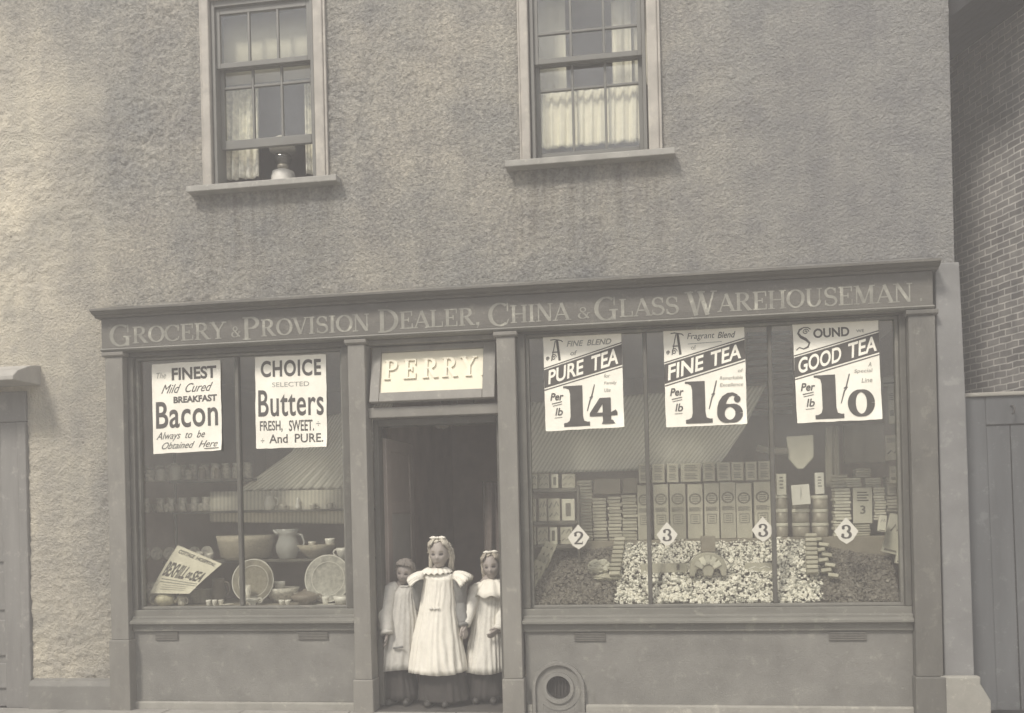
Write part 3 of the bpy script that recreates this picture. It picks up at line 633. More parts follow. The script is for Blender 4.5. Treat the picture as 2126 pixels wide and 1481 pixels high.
# hanging cloth helper: a pleated sheet from x0..x1, z0..z1
def drape(name, x0, x1, z0, z1, Y, m, label, cat, amp=.02, k=40., lean=0., group=None, taper=1., gather=0., nx=60, ph=0.):
    vs = []; fs = []; nz = 14
    for j in range(nz+1):
        t = j/nz; z = z1+(z0-z1)*t
        for i in range(nx+1):
            u = i/nx; x = x0+(x1-x0)*(u*(taper+(1-taper)*t)+gather*math.sin(t*math.pi)*(u-.5)*0)+lean*t
            vs.append((x, Y+amp*math.sin(k*u+ph+1.4*math.sin(3*u+ph)+.6*t)*(.5+.5*t)+.3*amp*math.sin(2.3*k*u+2*t), z+.006*math.sin(k*u*.5)*(1 if j == nz else 0)))
    for j in range(nz):
        for i in range(nx): q = j*(nx+1)+i; fs.append((q, q+1, q+nx+2, q+nx+1))
    g = MB(); g.raw(vs, fs, 0, True); o = single(name, g, m, label, cat, group, origin=((x0+x1)/2, Y, z0)); solid(o, .003); return o
def dr_px(name, p0, p1, q0, q1, Y, *a, **k):
    x0 = at(p0, (q0+q1)/2, Y)[0]; x1 = at(p1, (q0+q1)/2, Y)[0]; z1 = at((p0+p1)/2, q0, Y)[1]; z0 = at((p0+p1)/2, q1, Y)[1]
    return drape(name, x0, x1, z0, z1, Y, *a, **k)
# left upstairs window
dr_px('curtain', 462, 540, 120, 372, .2, LACE, 'patterned lace curtain at the left side of the left upstairs window', 'curtain', amp=.018, k=30, lean=-.02)
dr_px('curtain', 632, 668, 120, 362, .2, LACE, 'narrow lace curtain at the right edge of the left upstairs window', 'curtain', amp=.014, k=16, ph=1)
def blind(p0, p1, q0, q1, Y, label):
    x0 = at(p0, q1, Y)[0]; x1 = at(p1, q1, Y)[0]; z0 = at((p0+p1)/2, q1, Y)[1]; z1 = 5.57
    b = thing('roller_blind', label, 'blind', ((x0+x1)/2, Y, z0))
    g = MB(); n = 12
    g.raw([(x0+(x1-x0)*i/n, Y+.004*math.sin(i*1.7), z) for z in (z1, z0+.02) for i in range(n+1)], [(i, i+1, i+n+2, i+n+1) for i in range(n)], 0, True); solid(g.build('blind_cloth', ROLLER, b), .002)
    g = MB(); g.tube([(x0, Y, z0+.01), (x1, Y, z0+.01)], .011, 8); g.build('blind_batten', GREYWOOD, b)
blind(443, 672, 0, 176, .17, 'pale roller blind half drawn in the left upstairs window')
# oil lamp on the inner sill
LAMPC = mat('dim lamp china', (.62, .59, .52), .4, .15, 12.)
g = MB(); g.box(UPW[0][0], UPW[0][1], .17, .45, UPW[0][2]-.02, UPW[0][2]+.011); g.build('inner_sill', GREYWOOD, B)
bx, bz = at(588, 360, .30); OL = thing('oil_lamp', 'white glass oil lamp with round shade on the left upstairs window sill', 'lamp', (bx, .30, UPW[0][2]+.012))
g = MB(); g.lathe([(.095, 0), (.1, .03), (.1, .13), (.09, .17), (.05, .19), (.035, .195)], (bx, .30, UPW[0][2]+.012)); g.build('lamp_base', LAMPC, OL)
g = MB(); g.lathe([(.035, .1951), (.05, .205), (.045, .23), (.03, .235)], (bx, .30, UPW[0][2]+.012), 16); g.build('lamp_burner', TINM, OL)
g = MB(); g.lathe([(.03, .2351), (.062, .25), (.072, .28), (.064, .31), (.045, .325)], (bx, .30, UPW[0][2]+.012)); g.build('lamp_globe', JARG, OL)
g = MB(); g.lathe([(.105, .345), (.108, .365), (.098, .405), (.075, .44), (.045, .46), (.03, .465)], (bx, .30, UPW[0][2]+.012)); g.build('lamp_shade', LAMPC, OL)
# right upstairs window
dr_px('curtain', 1112, 1350, 186, 302, .15, CURT, 'white gathered half curtain across the bottom of the right upstairs window', 'curtain', amp=.016, k=70, nx=120)
dr_px('curtain', 1103, 1176, 0, 300, .26, ROLLER, 'plain grey curtain drawn to the left side of the right upstairs window', 'curtain', amp=.008, k=9)
dr_px('curtain', 1272, 1312, 0, 300, .26, CURT, 'pale curtain strip hanging at the right side of the right upstairs window', 'curtain', amp=.012, k=9)
dr_px('curtain', 1313, 1352, 0, 300, .3, ROLLER, 'grey curtain at the far right edge of the right upstairs window', 'curtain', amp=.008, k=9)

# side door at the far left with its hood
g = MB(); g.box(-5.36, -5.2, -.01, .12, 0, 2.35); g.box(-5.1995, -5.117, -.03, .12, 0, 2.35); g.box(-6.59, -5.117, -.02, .12, 2.3505, 2.6); sdf = g.build('side_door_frame', DOORP, B, bevel=.01)
g = MB(); g.box(-6.3, -5.361, .08, .12, 0, 2.35); sd_ = g.build('side_door', DOORP, B, bevel=.004)
g = MB()
for z0, z1 in ((.15, .36), (.42, .72), (.8, 1.12), (1.2, 2.2)): g.box(-5.75, -5.4, .06, .0798, z0, z1)
g.build('door_panel', DOORP, sd_, bevel=.012)
g = MB(); g.prof([(-.34, 2.645), (-.34, 2.68), (-.28, 2.73), (-.12, 2.79), (.02, 2.81), (.02, 2.645)], -6.5, -4.99); g.build('door_hood', LEAD, B, bevel=.008)

# ================================================================== neighbour on the right
A = pt(1960, 400, 1.18); Bp = pt(2135, 400, .16); dvec = Vector((math.sin(R(19.5)), -math.cos(R(19.5)), 0))
BB = bpy.data.objects.new('brick_building', None); COL.objects.link(BB); BB.location = (Bp.x, Bp.y, 0); BB.rotation_euler.z = math.atan2(dvec.y, dvec.x)
tag(BB, 'old brick side wall of the neighbouring building beyond the yard gate', 'building')
g = MB(); g.box(-1.65, .35, 0, .25, 0, 5.22); g.box(.101, .35, .2502, 4., 0, 5.22); o = g.build('brick_wall', BRICK, BB, local=True)
g = MB()
for i in range(9): g.box(-1.7, .45, -.5+i*.056, -.5+i*.056+.053, 5.02+.002*i, 5.05+.002*i)
g.box(-1.7, .45, -.53, -.505, 4.96, 5.22); g.build('eave', SLATE, BB, local=True, bevel=.003)
g = MB(); g.prof([(-.54, 5.221), (-.54, 5.26), (.3, 5.9), (.3, 5.221)], -1.7, .5); g.build('roof', SLATE, BB, local=True)

# yard gate
zt_ = 2.262; gx0 = 2.112; gy = .12
GT = thing('yard_gate', 'dark grey boarded yard gate between shop corner and brick wall', 'gate', (gx0, gy, 0))
g = MB(); g.poly([(2.112, .02), (2.34, .02), (2.305, zt_), (2.112, zt_)], gy, gy+.05)
g.box(2.306, 2.75, gy, gy+.05, 2.06, zt_); g.build('gate_frame', GATEP, GT, bevel=.006)
g = MB(); g.box(2.09, 2.75, gy-.02, gy+.06, zt_+.001, zt_+.03); g.build('gate_cap', STONE, GT, bevel=.008)
g = MB()
for i in range(3):
    xa = 2.31+i*.165; g.poly([(xa+.03, .02), (xa+.187, .02), (xa+.16, 2.058), (xa, 2.058)], gy+.012, gy+.04)
g.build('gate_boards', GATEP, GT, bevel=.006)
hx, hz = at(2100, 852, gy); g = MB(); g.tube([(hx, gy, hz+.03), (hx, gy-.03, hz+.03), (hx+.005, gy-.05, hz+.01), (hx, gy-.045, hz-.02), (hx-.012, gy-.04, hz-.03)], .007, 8); g.build('gate_hook', IRON, GT)

# thin haze volume added to lift the dark tones
g = MB(); g.box(-42, 42, -42, 42, -1.6, 9.2)
hz_m = bpy.data.materials.new('added haze'); hz_m.use_nodes = True; n_ = hz_m.node_tree; n_.nodes.clear()
ho = n_.nodes.new('ShaderNodeOutputMaterial'); hv = n_.nodes.new('ShaderNodeVolumePrincipled'); hv.inputs['Density'].default_value = .032; hv.inputs['Color'].default_value = (.975, .925, .875, 1)
n_.links.new(hv.outputs[0], ho.inputs['Volume'])
tag(g.build('added_haze', hz_m), 'thin haze added over the street to lift the dark tones', None, kind='stuff')

# ================================================================== posters pasted on the glass
def quad_fn(cs, Y):
    P = [pt(*c, Y) for c in cs]     # tl, tr, br, bl
    def fn(u, v, h):
        a = P[3].lerp(P[2], u); b = P[0].lerp(P[1], u); p = a.lerp(b, v)
        w_ = .0035*noise.noise((u*2.2+cs[0][0], v*2.2, 0))+.002*noise.noise((u*7, v*5+cs[0][0], 3)); cu = max(0, (u-.75)*4)**2*max(0, (.22-v)*4.5)**2*.02
        return (p.x, Y-.004-h-w_-cu, p.z)
    return fn
def poster(cs, label, draw, name='poster', cat='poster', group='paper posters on the shop windows', Y=.0515, mats=None):
    fn = quad_fn(cs, Y); g = MB(); n = 8
    n = 14; ed = lambda i: random.uniform(-.003, .003) if i in (0, n) else 0
    G = [(i/n+ed(i), j/n+ed(j)) for j in range(n+1) for i in range(n+1)]
    g.raw([fn(u, v, .0010) for u, v in G], [(j*(n+1)+i, (j+1)*(n+1)+i, (j+1)*(n+1)+i+1, j*(n+1)+i+1) for j in range(n) for i in range(n)], 0, True)
    draw(Sheet(g, lambda u, v, h: fn(u, v, .0020+h)))
    return single(name, g, mats or [PAPER, INK, INKL, PAPER], label, cat, group)
def T(sh, t, u0, u1, top, bot, **k): sh.text(t, u0, u1, 1-bot, 1-top, **k)
def p_bacon(s):
    T(s, 'The', .05, .2, .1, .165, m=2, slant=.02); T(s, 'FINEST', .29, .94, .055, .195, bold=.03)
    T(s, 'Mild  Cured', .13, .83, .235, .335, slant=.06); T(s, 'BREAKFAST', .31, .94, .375, .45, bold=.04)
    T(s, 'Bacon', .05, .95, .425, .725, bold=.015, space=1.06); T(s, 'Always  to  be', .04, .73, .765, .87, slant=.05)
    T(s, 'Obtained', .11, .56, .88, .955, slant=.05); T(s, 'Here', .66, .92, .88, .955, slant=.05)
    s.line(.74, .03, .96, .03, .008)
def p_butter(s):
    T(s, 'CHOICE', .08, .93, .045, .225, bold=.03, space=1.12); T(s, 'SELECTED', .24, .76, .285, .335, m=2)
    T(s, 'Butters', .04, .96, .365, .655, bold=.012, space=1.06); T(s, 'FRESH,', .06, .38, .7, .825, bold=.015); T(s, 'SWEET.', .47, .82, .7, .82, bold=.015)
    T(s, '÷', .85, .91, .72, .77, m=2); T(s, '÷', .07, .12, .89, .94, m=2); T(s, 'And', .19, .45, .85, .945, bold=.01); T(s, 'PURE.', .55, .95, .85, .945, bold=.01)
def band(s, lt, rt, lb, rb, word, fit):
    # dark slanting band with pale letters: v from the top at the left and right edges
    n = 16
    for o0, o1, q0, q1 in ((.018, 0, 0, .022), (-.0055, 0, .0055, 1), (2, .0055, 1, -.0055)):
        T0 = lambda u: 1-(lt+(rt-lt)*u); B0 = lambda u: 1-(lb+(rb-lb)*u); P_ = []
        for i in range(n+1):
            u = i/n
            a, b = (T0(u)-.018, B0(u)+.022) if o0 == .018 else ((T0(u)+.0055, T0(u)-.0055) if o0 == -.0055 else (B0(u)+.0055, B0(u)-.0055))
            for k in range(5): P_.append((u, b+(a-b)*k/4))
        s.put(P_, [(i*5+k, i*5+5+k, i*5+6+k, i*5+k+1) for i in range(n) for k in range(4)], 1)
    s.h += .0008
    for w_, u0, u1 in fit:
        vs, fs = sans(w_, .022)
        def place(a, b):
            u = u0+a*(u1-u0); t = 1-(lt+(rt-lt)*u)-.036; bt = 1-(lb+(rb-lb)*u)+.045
            return (u+.012*b, bt+(t-bt)*b)
        s.put([place(a, b) for a, b in vs], fs, 3)
ONE = [(.0, .955), (.0, 1.), (.74, 1.), (.74, .25), (.78, .13), (.9, .1), (1., .1), (1., 0.), (.0, 0.), (.0, .09), (.12, .1), (.22, .14), (.26, .24), (.26, .8), (.22, .91), (.1, .95)]
def one(s, u0, u1, top, bot): s.polyg([(u0+a*(u1-u0), 1-bot+b*(bot-top)) for a, b in ONE], 1)
def squig(s, u0, u1, top, bot):
    P = [(1, 1, .012), (.6, .55, .016), (.35, .5, .016), (.75, .55, .014), (.4, .42, .016), (0, 0, .01)]
    vs, fs = ribbon([(u0+a*(u1-u0), 1-bot+b*(bot-top), wd) for a, b, wd in P]); s.put(vs, fs, 1)
def per_lb(s, u):
    T(s, 'Per', u, u+.16, .6, .68, slant=.02, bold=.02); s.line(u+.02, .285, u+.15, .305, .008); s.line(u+.03, .262, u+.15, .28, .006)
    T(s, 'lb', u+.06, u+.15, .76, .84, slant=.02, bold=.01); s.line(u+.05, .135, u+.15, .14, .005)
def fancy_a(s):
    s.stroke(ln(.42, 0, .75, 1, .0)[:0]+[(.3, 1., .05), (.55, 1.02, .05), (1., .95, .05), (1.1, .88, .05)], .03, .74, .2, .22, 1)
    s.line(.10, .74, .155, .95, .012); s.line(.205, .74, .175, .96, .03); s.line(.11, .83, .19, .83, .012)
    for c, r in (((.13, .775), .035), ((.05, .765), .022)):
        vs, fs = ribbon([(c[0]+r*(1-i/26)*math.cos(i*.42), c[1]+r*(1-i/26)*math.sin(i*.42), .009) for i in range(24)]); s.put(vs, fs, 1)
def p_pure(s):
    fancy_a(s); T(s, 'FINE  BLEND', .3, .86, .06, .12, slant=.02, m=2, bold=.02); T(s, 'of', .34, .42, .165, .215, slant=.01, m=2, bold=.02)
    band(s, .335, .11, .565, .365, 'PURE TEA', [('PURE', .05, .5), ('TEA', .6, .95)])
    one(s, .24, .57, .535, .965); squig(s, .54, .64, .535, .81); per_lb(s, .07)
    for t, v in (('for', .43), ('Family', .51), ('Use', .58)): T(s, t, .76, .76+.026*len(t), v, v+.04, m=2, slant=.01)
    for q in ([(.735, .32), (.84, .32), (.84, .02+.04), (.735, .06)], [(.72, .045), (.89, .045), (.86, .085), (.74, .085)], [(.57, .13), (.92, .13), (.92, .165), (.9, .19), (.84, .165), (.57, .165)], [(.57, .1655), (.66, .1655), (.79, .32), (.70, .32)]): s.polyg(q, 1)
def p_fine(s):
    fancy_a(s); T(s, 'Fragrant', .29, .62, .045, .125, slant=.02, m=1, bold=0); T(s, 'Blend', .67, .87, .045, .11, slant=.02, bold=.01); s.line(.3, .845, .72, .855, .006, 2); T(s, 'of', .34, .4, .17, .215, m=2)
    band(s, .335, .12, .575, .355, 'FINE TEA', [('FINE', .04, .48), ('TEA', .57, .95)])
    one(s, .25, .58, .54, .97); squig(s, .54, .64, .54, .83); per_lb(s, .06)
    for t, v in (('of', .43), ('Remarkable', .5), ('Excellence', .57)): T(s, t, .96-.028*len(t), .96, v, v+.036, m=2, slant=.01)
    s.stroke(arc(.5, .31, .36, .27, 0, 360, .30, .09, 40), .64, .025, .31, .3, 1)
    s.stroke([(.14, .33, .3), (.15, .5, .3), (.2, .66, .29), (.3, .82, .24), (.45, .94, .15), (.62, .97, .1), (.8, .9, .1)], .64, .025, .31, .3, 1)
    s.polyg([(.64+.31*(.8+.13*math.cos(i*.4)), .025+.3*(.79+.12*math.sin(i*.4))) for i in range(16)], 1)
def p_good(s):
    s.stroke([(.9, .9, .05), (.75, .98, .05), (.5, 1., .05), (.25, .9, .1), (.15, .75, .12), (.3, .58, .14), (.6, .45, .14), (.8, .28, .12), (.7, .1, .09), (.45, .02, .06), (.2, .1, .05), (.0, -.02, .05)], .03, .74, .2, .22, 1)
    vs, fs = ribbon([(.15+.04*(1-i/26)*math.cos(i*.42), .915+.03*(1-i/26)*math.sin(i*.42), .009) for i in range(24)]); s.put(vs, fs, 1)
    T(s, 'OUND', .24, .66, .06, .155, bold=.03); T(s, 'WE', .74, .83, .095, .125, m=2, bold=.02)
    band(s, .32, .12, .56, .355, 'GOOD TEA', [('GOOD', .04, .55), ('TEA', .63, .97)])
    one(s, .22, .56, .53, .97); squig(s, .53, .64, .53, .82); per_lb(s, .06)
    for t, v in (('A', .425), ('Special', .49), ('Line', .58)): T(s, t, .87-.028*len(t)+.02, .9, v, v+.045, m=2, slant=.01)
    s.stroke(arc(.5, .5, .36, .44, 0, 360, .3, .09, 40), .61, .035, .31, .275, 1)
poster([(316, 757), (458, 748), (462, 935), (319, 943)], 'cream poster on the left shop window reading The Finest Mild Cured Breakfast Bacon', p_bacon)
poster([(530, 742), (677, 736), (680, 928), (532, 932)], 'cream poster beside the name light reading Choice Selected Butters', p_butter)
poster([(1128, 700), (1290, 690), (1296, 887), (1133, 896)], 'cream poster reading Pure Tea per lb 1/4, nearest the shop door', p_pure)
poster([(1377, 686), (1545, 678), (1551, 881), (1383, 888)], 'cream poster reading A Fragrant Blend of Fine Tea per lb 1/6', p_fine)
poster([(1645, 674), (1823, 662), (1831, 871), (1655, 879)], 'cream poster reading Sound Good Tea per lb 1/0 near the right pier', p_good)
# price tickets
def ticket(px, py, num, label, sc=1.):
    c = pt(px, py, .05); W_, H_ = .082*sc, .098*sc
    fn = lambda u, v, h: (c.x+u, .051-h, c.z+v)
    g = MB(); O = [(0, H_), (W_, .0), (W_*.55, -H_*.62), (0, -H_*.92), (-W_*.55, -H_*.62), (-W_, 0)]
    g.raw([fn(u, v, .002) for u, v in O]+[fn(u, v, 0) for u, v in O], [tuple(range(5, -1, -1)), tuple(range(6, 12))]+[(i, (i+1) % 6, (i+1) % 6+6, i+6) for i in range(6)], 0)
    s = Sheet(g, lambda u, v, h: fn(u, v, .0018+h)); k = .052*sc
    if num == '2':
        st = [arc(0, .45, .52, .42, 165, -10, .38, .16)+[(.35, .1, .34), (-.1, -.4, .26), (-.5, -.78, .2)], ln(-.6, -.8, .6, -.8, .24), ln(.52, -.9, .6, -.5, .12)]
        dots = [(-.42, .42)]
    else:
        st = [arc(-.02, .45, .46, .4, 160, -80, .36, .18), arc(-.02, -.4, .54, .44, 80, -165, .4, .18)]; dots = [(-.38, .5), (-.46, -.42)]
    for P in st: s.stroke(P, 0, -.005, k, k, 1)
    for dx, dy in dots: s.polyg([(k*(dx+.2*math.cos(i*.5)), -.005+k*(dy+.2*math.sin(i*.5))) for i in range(12)], 1)
    single('price_ticket', g, [mat('ticket card', (.62, .59, .5), .8, .08, 9.), INK], label, 'price ticket', 'diamond price tickets on the right window')
ticket(1201, 1116, '2', 'white diamond price ticket with a 2, the only 2 on the right window')
ticket(1385, 1110, '3', 'white diamond ticket with a 3 beside the left mullion of the right window', .95)
ticket(1584, 1100, '3', 'white diamond ticket with a 3 beside the right mullion over the pale sweets', .98)
ticket(1757, 1103, '3', 'white diamond ticket with a 3 in front of the stacks near the right pier', 1.03)

# ================================================================== goods in the right shop window
SG = thing('display_stage', 'dark stepped display stage inside the right shop window', 'display stage', (.35, .4, .6))
zst = at(1460, 1119, .5)[1]
g = MB(); g.box(-1.03, 1.73, .09, .86, .55, .795); g.build('stage_floor', CARDD, SG)
g = MB(); g.box(-1.03, 1.73, .47, .86, .7955, zst-.002); g.build('stage_step', CARDD, SG, bevel=.004)
def bank(name, p, label, m, edge=None):   # loose goods heaped against the step: (px) outline along the top
    nx, nz = 46, 26; x0, x1 = p; vs = []; fs = []
    for j in range(nz+1):
        t = j/nz
        for i in range(nx+1):
            u = i/nx; x = x0+(x1-x0)*u
            d = noise.noise((x*4, t*4, 1.7))*.03+noise.noise((x*16, t*14, 3))*.012
            zt2 = zst-.02-.12*(edge(u) if edge else 0)
            y = .10+.36*t; z = .798+(zt2-.798)*t+d*math.sin(math.pi*min(1, t*1.0+.02))
            vs.append((x, y-.5*d, z))
    for j in range(nz):
        for i in range(nx): q = j*(nx+1)+i; fs.append((q, q+1, q+nx+2, q+nx+1))
    base = [(x0, .1, .796), (x1, .1, .796), (x1, .465, .796), (x0, .465, .796)]
    g = MB(); g.raw(vs, fs, 0, True); o = single(name, g, m, label, None); o['kind'] = 'stuff'; return o
xa = at(1281, 1240, .2)[0]; xb = at(1702, 1240, .2)[0]
bank('fruit_bed', (-.975, xa-.005), 'dark cloth bed under the left heap of dried fruit', PRUNE, lambda u: .5)
bank('fruit_bed', (xb+.005, 1.69), 'dark cloth bed under the right heap of dried fruit', PRUNE, lambda u: .5+.6*u)
# pale sweets: thousands of small lumps on the slope
def lumps(name, x0, x1, cnt, mats, share, label, r0, r1, ztop, seed):
    g = MB(); rnd = random.Random(seed)
    base = [(1, 0, 0), (-1, 0, 0), (0, 1, 0), (0, -1, 0), (0, 0, 1), (0, 0, -1)]
    tri = [(0, 2, 4), (2, 1, 4), (1, 3, 4), (3, 0, 4), (2, 0, 5), (1, 2, 5), (3, 1, 5), (0, 3, 5)]
    cub = [(x, y, z) for z in (-1, 1) for y in (-1, 1) for x in (-1, 1)]
    cf = [(0, 2, 3, 1), (4, 5, 7, 6), (0, 1, 5, 4), (2, 6, 7, 3), (0, 4, 6, 2), (1, 3, 7, 5)]
    for i in range(cnt):
        t = rnd.random(); u = rnd.random(); x = x0+(x1-x0)*u+rnd.uniform(-.02, .02)
        y = .105+.36*t; zt3_ = ztop(u); z = .803+(zt3_-.823)*t+noise.noise((x*5, t*5, 0))*.026+.03*math.sin(math.pi*t)+rnd.uniform(-.004, .012)
        r = rnd.uniform(r0, r1)*(1.5 if rnd.random() < .06 else 1)*(1.15-.35*t); M = Matrix.Translation((x, y-.012, z)) @ Matrix.Rotation(rnd.uniform(0, 6.3), 4, (rnd.uniform(-1, 1), rnd.uniform(-1, 1), rnd.uniform(-1, 1)))
        sx, sy, sz = r, r*rnd.uniform(.6, 1), r*rnd.uniform(.45, .9)
        m = 0 if rnd.random() < share else 1
        if rnd.random() < .5: g.raw([M @ Vector((a*sx, b*sy, c*sz)) for a, b, c in base], tri, m, True)
        else: g.raw([M @ Vector((a*sx*.75, b*sy*.75, c*sz*.75)) for a, b, c in cub], cf, m)
    if mats[-1] is PRUNE and mats[0] is not PRUNE:
        g.raw([(x0-.01, .11, .797), (x1+.01, .11, .797), (x1+.01, .468, zst-.03), (x0-.01, .468, zst-.03)], [(0, 1, 2, 3)], 2)  # dark sheet below the pale lumps puts shade into their gaps
    o = single(name, g, mats, label, None); o['kind'] = 'stuff'
lumps('loose_sweets', xa, xb, 5400, [SUGAR, SUGAR2, PRUNE], .7, 'pale loose sweets heaped across the middle of the right window', .008, .0155, lambda u: zst, 3)
PRUNE2 = mat('lighter loose fruit', (.22, .2, .175), .6, .3, 40.)
lumps('loose_fruit', -.97, xa-.015, 2300, [PRUNE, PRUNE2], .6, 'dark loose dried fruit banked at the left of the right window', .009, .017, lambda u: zst-.03-.05*(1-u), 5)
lumps('loose_fruit', xb+.015, 1.69, 1900, [PRUNE, PRUNE2], .6, 'dark loose dried fruit banked at the right of the right window', .009, .017, lambda u: zst-.05-.10*u, 6)

def bx_px(g, p0, p1, q0, q1, Y, dep, m=0, tilt=0.):
    """a box whose street face covers the photo rectangle p0..p1, q0..q1 at depth Y"""
    x0, _ = at(p0, (q0+q1)/2, Y); x1, _ = at(p1, (q0+q1)/2, Y); z1 = at((p0+p1)/2, q0, Y)[1]; z0 = at((p0+p1)/2, q1, Y)[1]
    M = None
    if tilt: c = ((x0+x1)/2, 0, z0); M = Matrix.Translation(c) @ Matrix.Rotation(R(tilt), 4, 'Y') @ Matrix.Translation((-c[0], 0, -c[2]))
    g.box(x0, x1, Y, Y+dep, z0, z1, m, M); return x0, x1, z0, z1, M
def packet(name, p0, p1, q0, q1, Y, dep, label, cat, group=None, mats=(CARD, LABELD), marks=(), tilt=0., bevel=.003, zsnap=None):
    """marks: (u0, u1, v0, v1, kind) printed on the face"""
    x0, _ = at(p0, (q0+q1)/2, Y); x1, _ = at(p1, (q0+q1)/2, Y); z1 = at((p0+p1)/2, q0, Y)[1]; z0 = at((p0+p1)/2, q1, Y)[1]
    if zsnap is not None: z0 = zsnap
    rr_ = random.Random(int(p0*7+q0)); o = thing(name, label, cat, ((x0+x1)/2+rr_.uniform(-.002, .002), Y+dep/2+rr_.uniform(-.012, .006), z0), group); o.rotation_euler = (R(rr_.uniform(-1.5, .8)), R(tilt+rr_.uniform(-.7, .7)), R(rr_.uniform(-4, 4)))
    hw, H = (x1-x0)/2*rr_.uniform(.95, .99), (z1-z0)*rr_.uniform(.965, 1.0)
    g = MB(); g.box(-hw, hw, -dep/2, dep/2, 0, H); g.build('carton', mats[0], o, local=True, bevel=bevel)
    if marks:
        g = MB(); s = Sheet(g, lambda u, v, h: (-hw+2*hw*u, -dep/2-.0006-h, H*v))
        for u0, u1, v0, v1, k in marks:
            if k == 'o':
                s.stroke([(.5+.5*math.cos(i*.2618), .5+.5*math.sin(i*.2618), .16) for i in range(25)], u0, v0, u1-u0, v1-v0, 0)
                for j in range(3): s.line(u0+.2*(u1-u0), v0+(.28+.22*j)*(v1-v0), u1-.2*(u1-u0), v0+(.28+.22*j)*(v1-v0), .1*(v1-v0), 0)
            elif k == 'f':
                d = .025
                s.line(u0, v0, u1, v0, d*.6, 0); s.line(u0, v1, u1, v1, d*.6, 0); s.line(u0, v0, u0, v1, d*1.6, 0); s.line(u1, v0, u1, v1, d*1.6, 0)
                for j in range(3): s.line(u0+.2*(u1-u0), v0+(.25+.25*j)*(v1-v0), u1-.2*(u1-u0), v0+(.25+.25*j)*(v1-v0), .09*(v1-v0), 0)
            elif k == 'l':
                n_ = 4
                for j in range(n_): s.line(u0, v0+(j+.5)/n_*(v1-v0), u1-(.15 if j % 2 else 0)*(u1-u0), v0+(j+.5)/n_*(v1-v0), .5*(v1-v0)/n_, 0)
            elif k == 'b': s.polyg([(u0, v0), (u1, v0), (u1, v1), (u0, v1)], 0)
            elif k == 'z':
                s.stroke([(0, .2, .14), (.3, .8, .2), (.5, .3, .14), (.8, .9, .2), (1, .4, .14)], u0, v0, u1-u0, v1-v0, 0)
            else: s.text(k, u0, u1, v0, v1, 0, bold=.02)
        g.build('printed_label', mats[1], o, local=True)
    return o
# big printed packets, eight across, and the small boxes standing on them
bigx = [(1324, 1352), (1357, 1389), (1391, 1424), (1426, 1459), (1461, 1492), (1494, 1527), (1529, 1562), (1565, 1600)]
words8 = ['first', 'second', 'third', 'fourth', 'fifth', 'sixth', 'seventh', 'last']
for (a, b), wd in zip(bigx, words8):
    packet('printed_packet', a, b, 1004-(a-1324)*.02, 1118, .5, .13, wd+' tall printed packet from the left in the row behind the sweets', 'packet', 'tall printed packets behind the sweets', marks=[(.14, .86, .64, .82, 'o'), (.2, .8, .28, .44, 'f'), (.1, .9, .5, .58, 'l')], zsnap=zst)
topx = [(1326, 1350), (1354, 1381), (1384, 1408), (1412, 1455), (1459, 1484), (1487, 1516), (1519, 1544), (1547, 1571), (1574, 1600)]
ztop = [at((a+b)/2, 1003, .5)[1] for a, b in topx]; zt_pk = max(at((a+b)/2, 1004-(a-1324)*.02, .5)[1] for a, b in bigx)
for (a, b), wd in zip(topx, words8[:8]+['rightmost']):
    if wd == 'last': wd = 'eighth'
    packet('small_box', a, b, 964-(a-1326)*.028, 1003, .51, .1, wd+' small box from the left standing on the tall printed packets', 'box', 'small boxes on the printed packets', mats=(CARD, LABELD), marks=[(.18, .82, .55, .9, 'l'), (.18, .82, .12, .46, 'l')], zsnap=zt_pk+.003)
# flat packets piled in columns
def stack(p0, p1, qtop, qbot, n, Y, dep, label, group, name='flat_packet', cat='packet', m=CARD, zb=None):
    x0, _ = at(p0, (qtop+qbot)/2, Y); x1, _ = at(p1, (qtop+qbot)/2, Y); z1 = at((p0+p1)/2, qtop, Y)[1]; z0 = at((p0+p1)/2, qbot, Y)[1] if zb is None else zb
    h = (z1-z0)/n; rnd = random.Random(int(p0)); first = None
    for i in range(n):
        if first is None:
            g = MB(); g.box(-(x1-x0)/2, (x1-x0)/2, -dep/2, dep/2, 0, h*.82); o = g.build(name, m, None, bevel=.003); tag(o, label, cat, group); first = o
        else: o = first.copy(); COL.objects.link(o)
        o.location = ((x0+x1)/2+rnd.uniform(-.006, .006), Y+dep/2+rnd.uniform(-.008, .008), z0+h*i+.0003*i); o.rotation_euler.z = R(rnd.uniform(-3.5, 3.5))
    return z0+h*n
for k, (a, b, t, n) in enumerate([(1200, 1229, 998, 19), (1232, 1260, 1034, 13), (1263, 1290, 1031, 13), (1292, 1322, 1028, 14)]):
    zt2 = stack(a, b, t, 1118, n, .5, .12, ['flat packet in the tallest stack, beside the rack of tins', 'flat packet in the second stack from the rack of tins', 'flat packet in the third stack from the rack of tins', 'flat packet in the stack touching the tall printed packets'][k], 'flat packets stacked left of the printed packets', zb=zst)
packet('plain_carton', 1233, 1289, 994, 1029, .505, .11, 'wide plain brown carton lying on the stacks of flat packets', 'carton', mats=(CARDD, LABELD), zsnap=at(1247, 1029, .5)[1]+.012)
packet('plain_carton', 1292, 1323, 992, 1026, .505, .11, 'narrow plain brown carton on the stack next to the printed packets', 'carton', mats=(CARDD, LABELD), zsnap=at(1307, 1026, .5)[1]+.01)
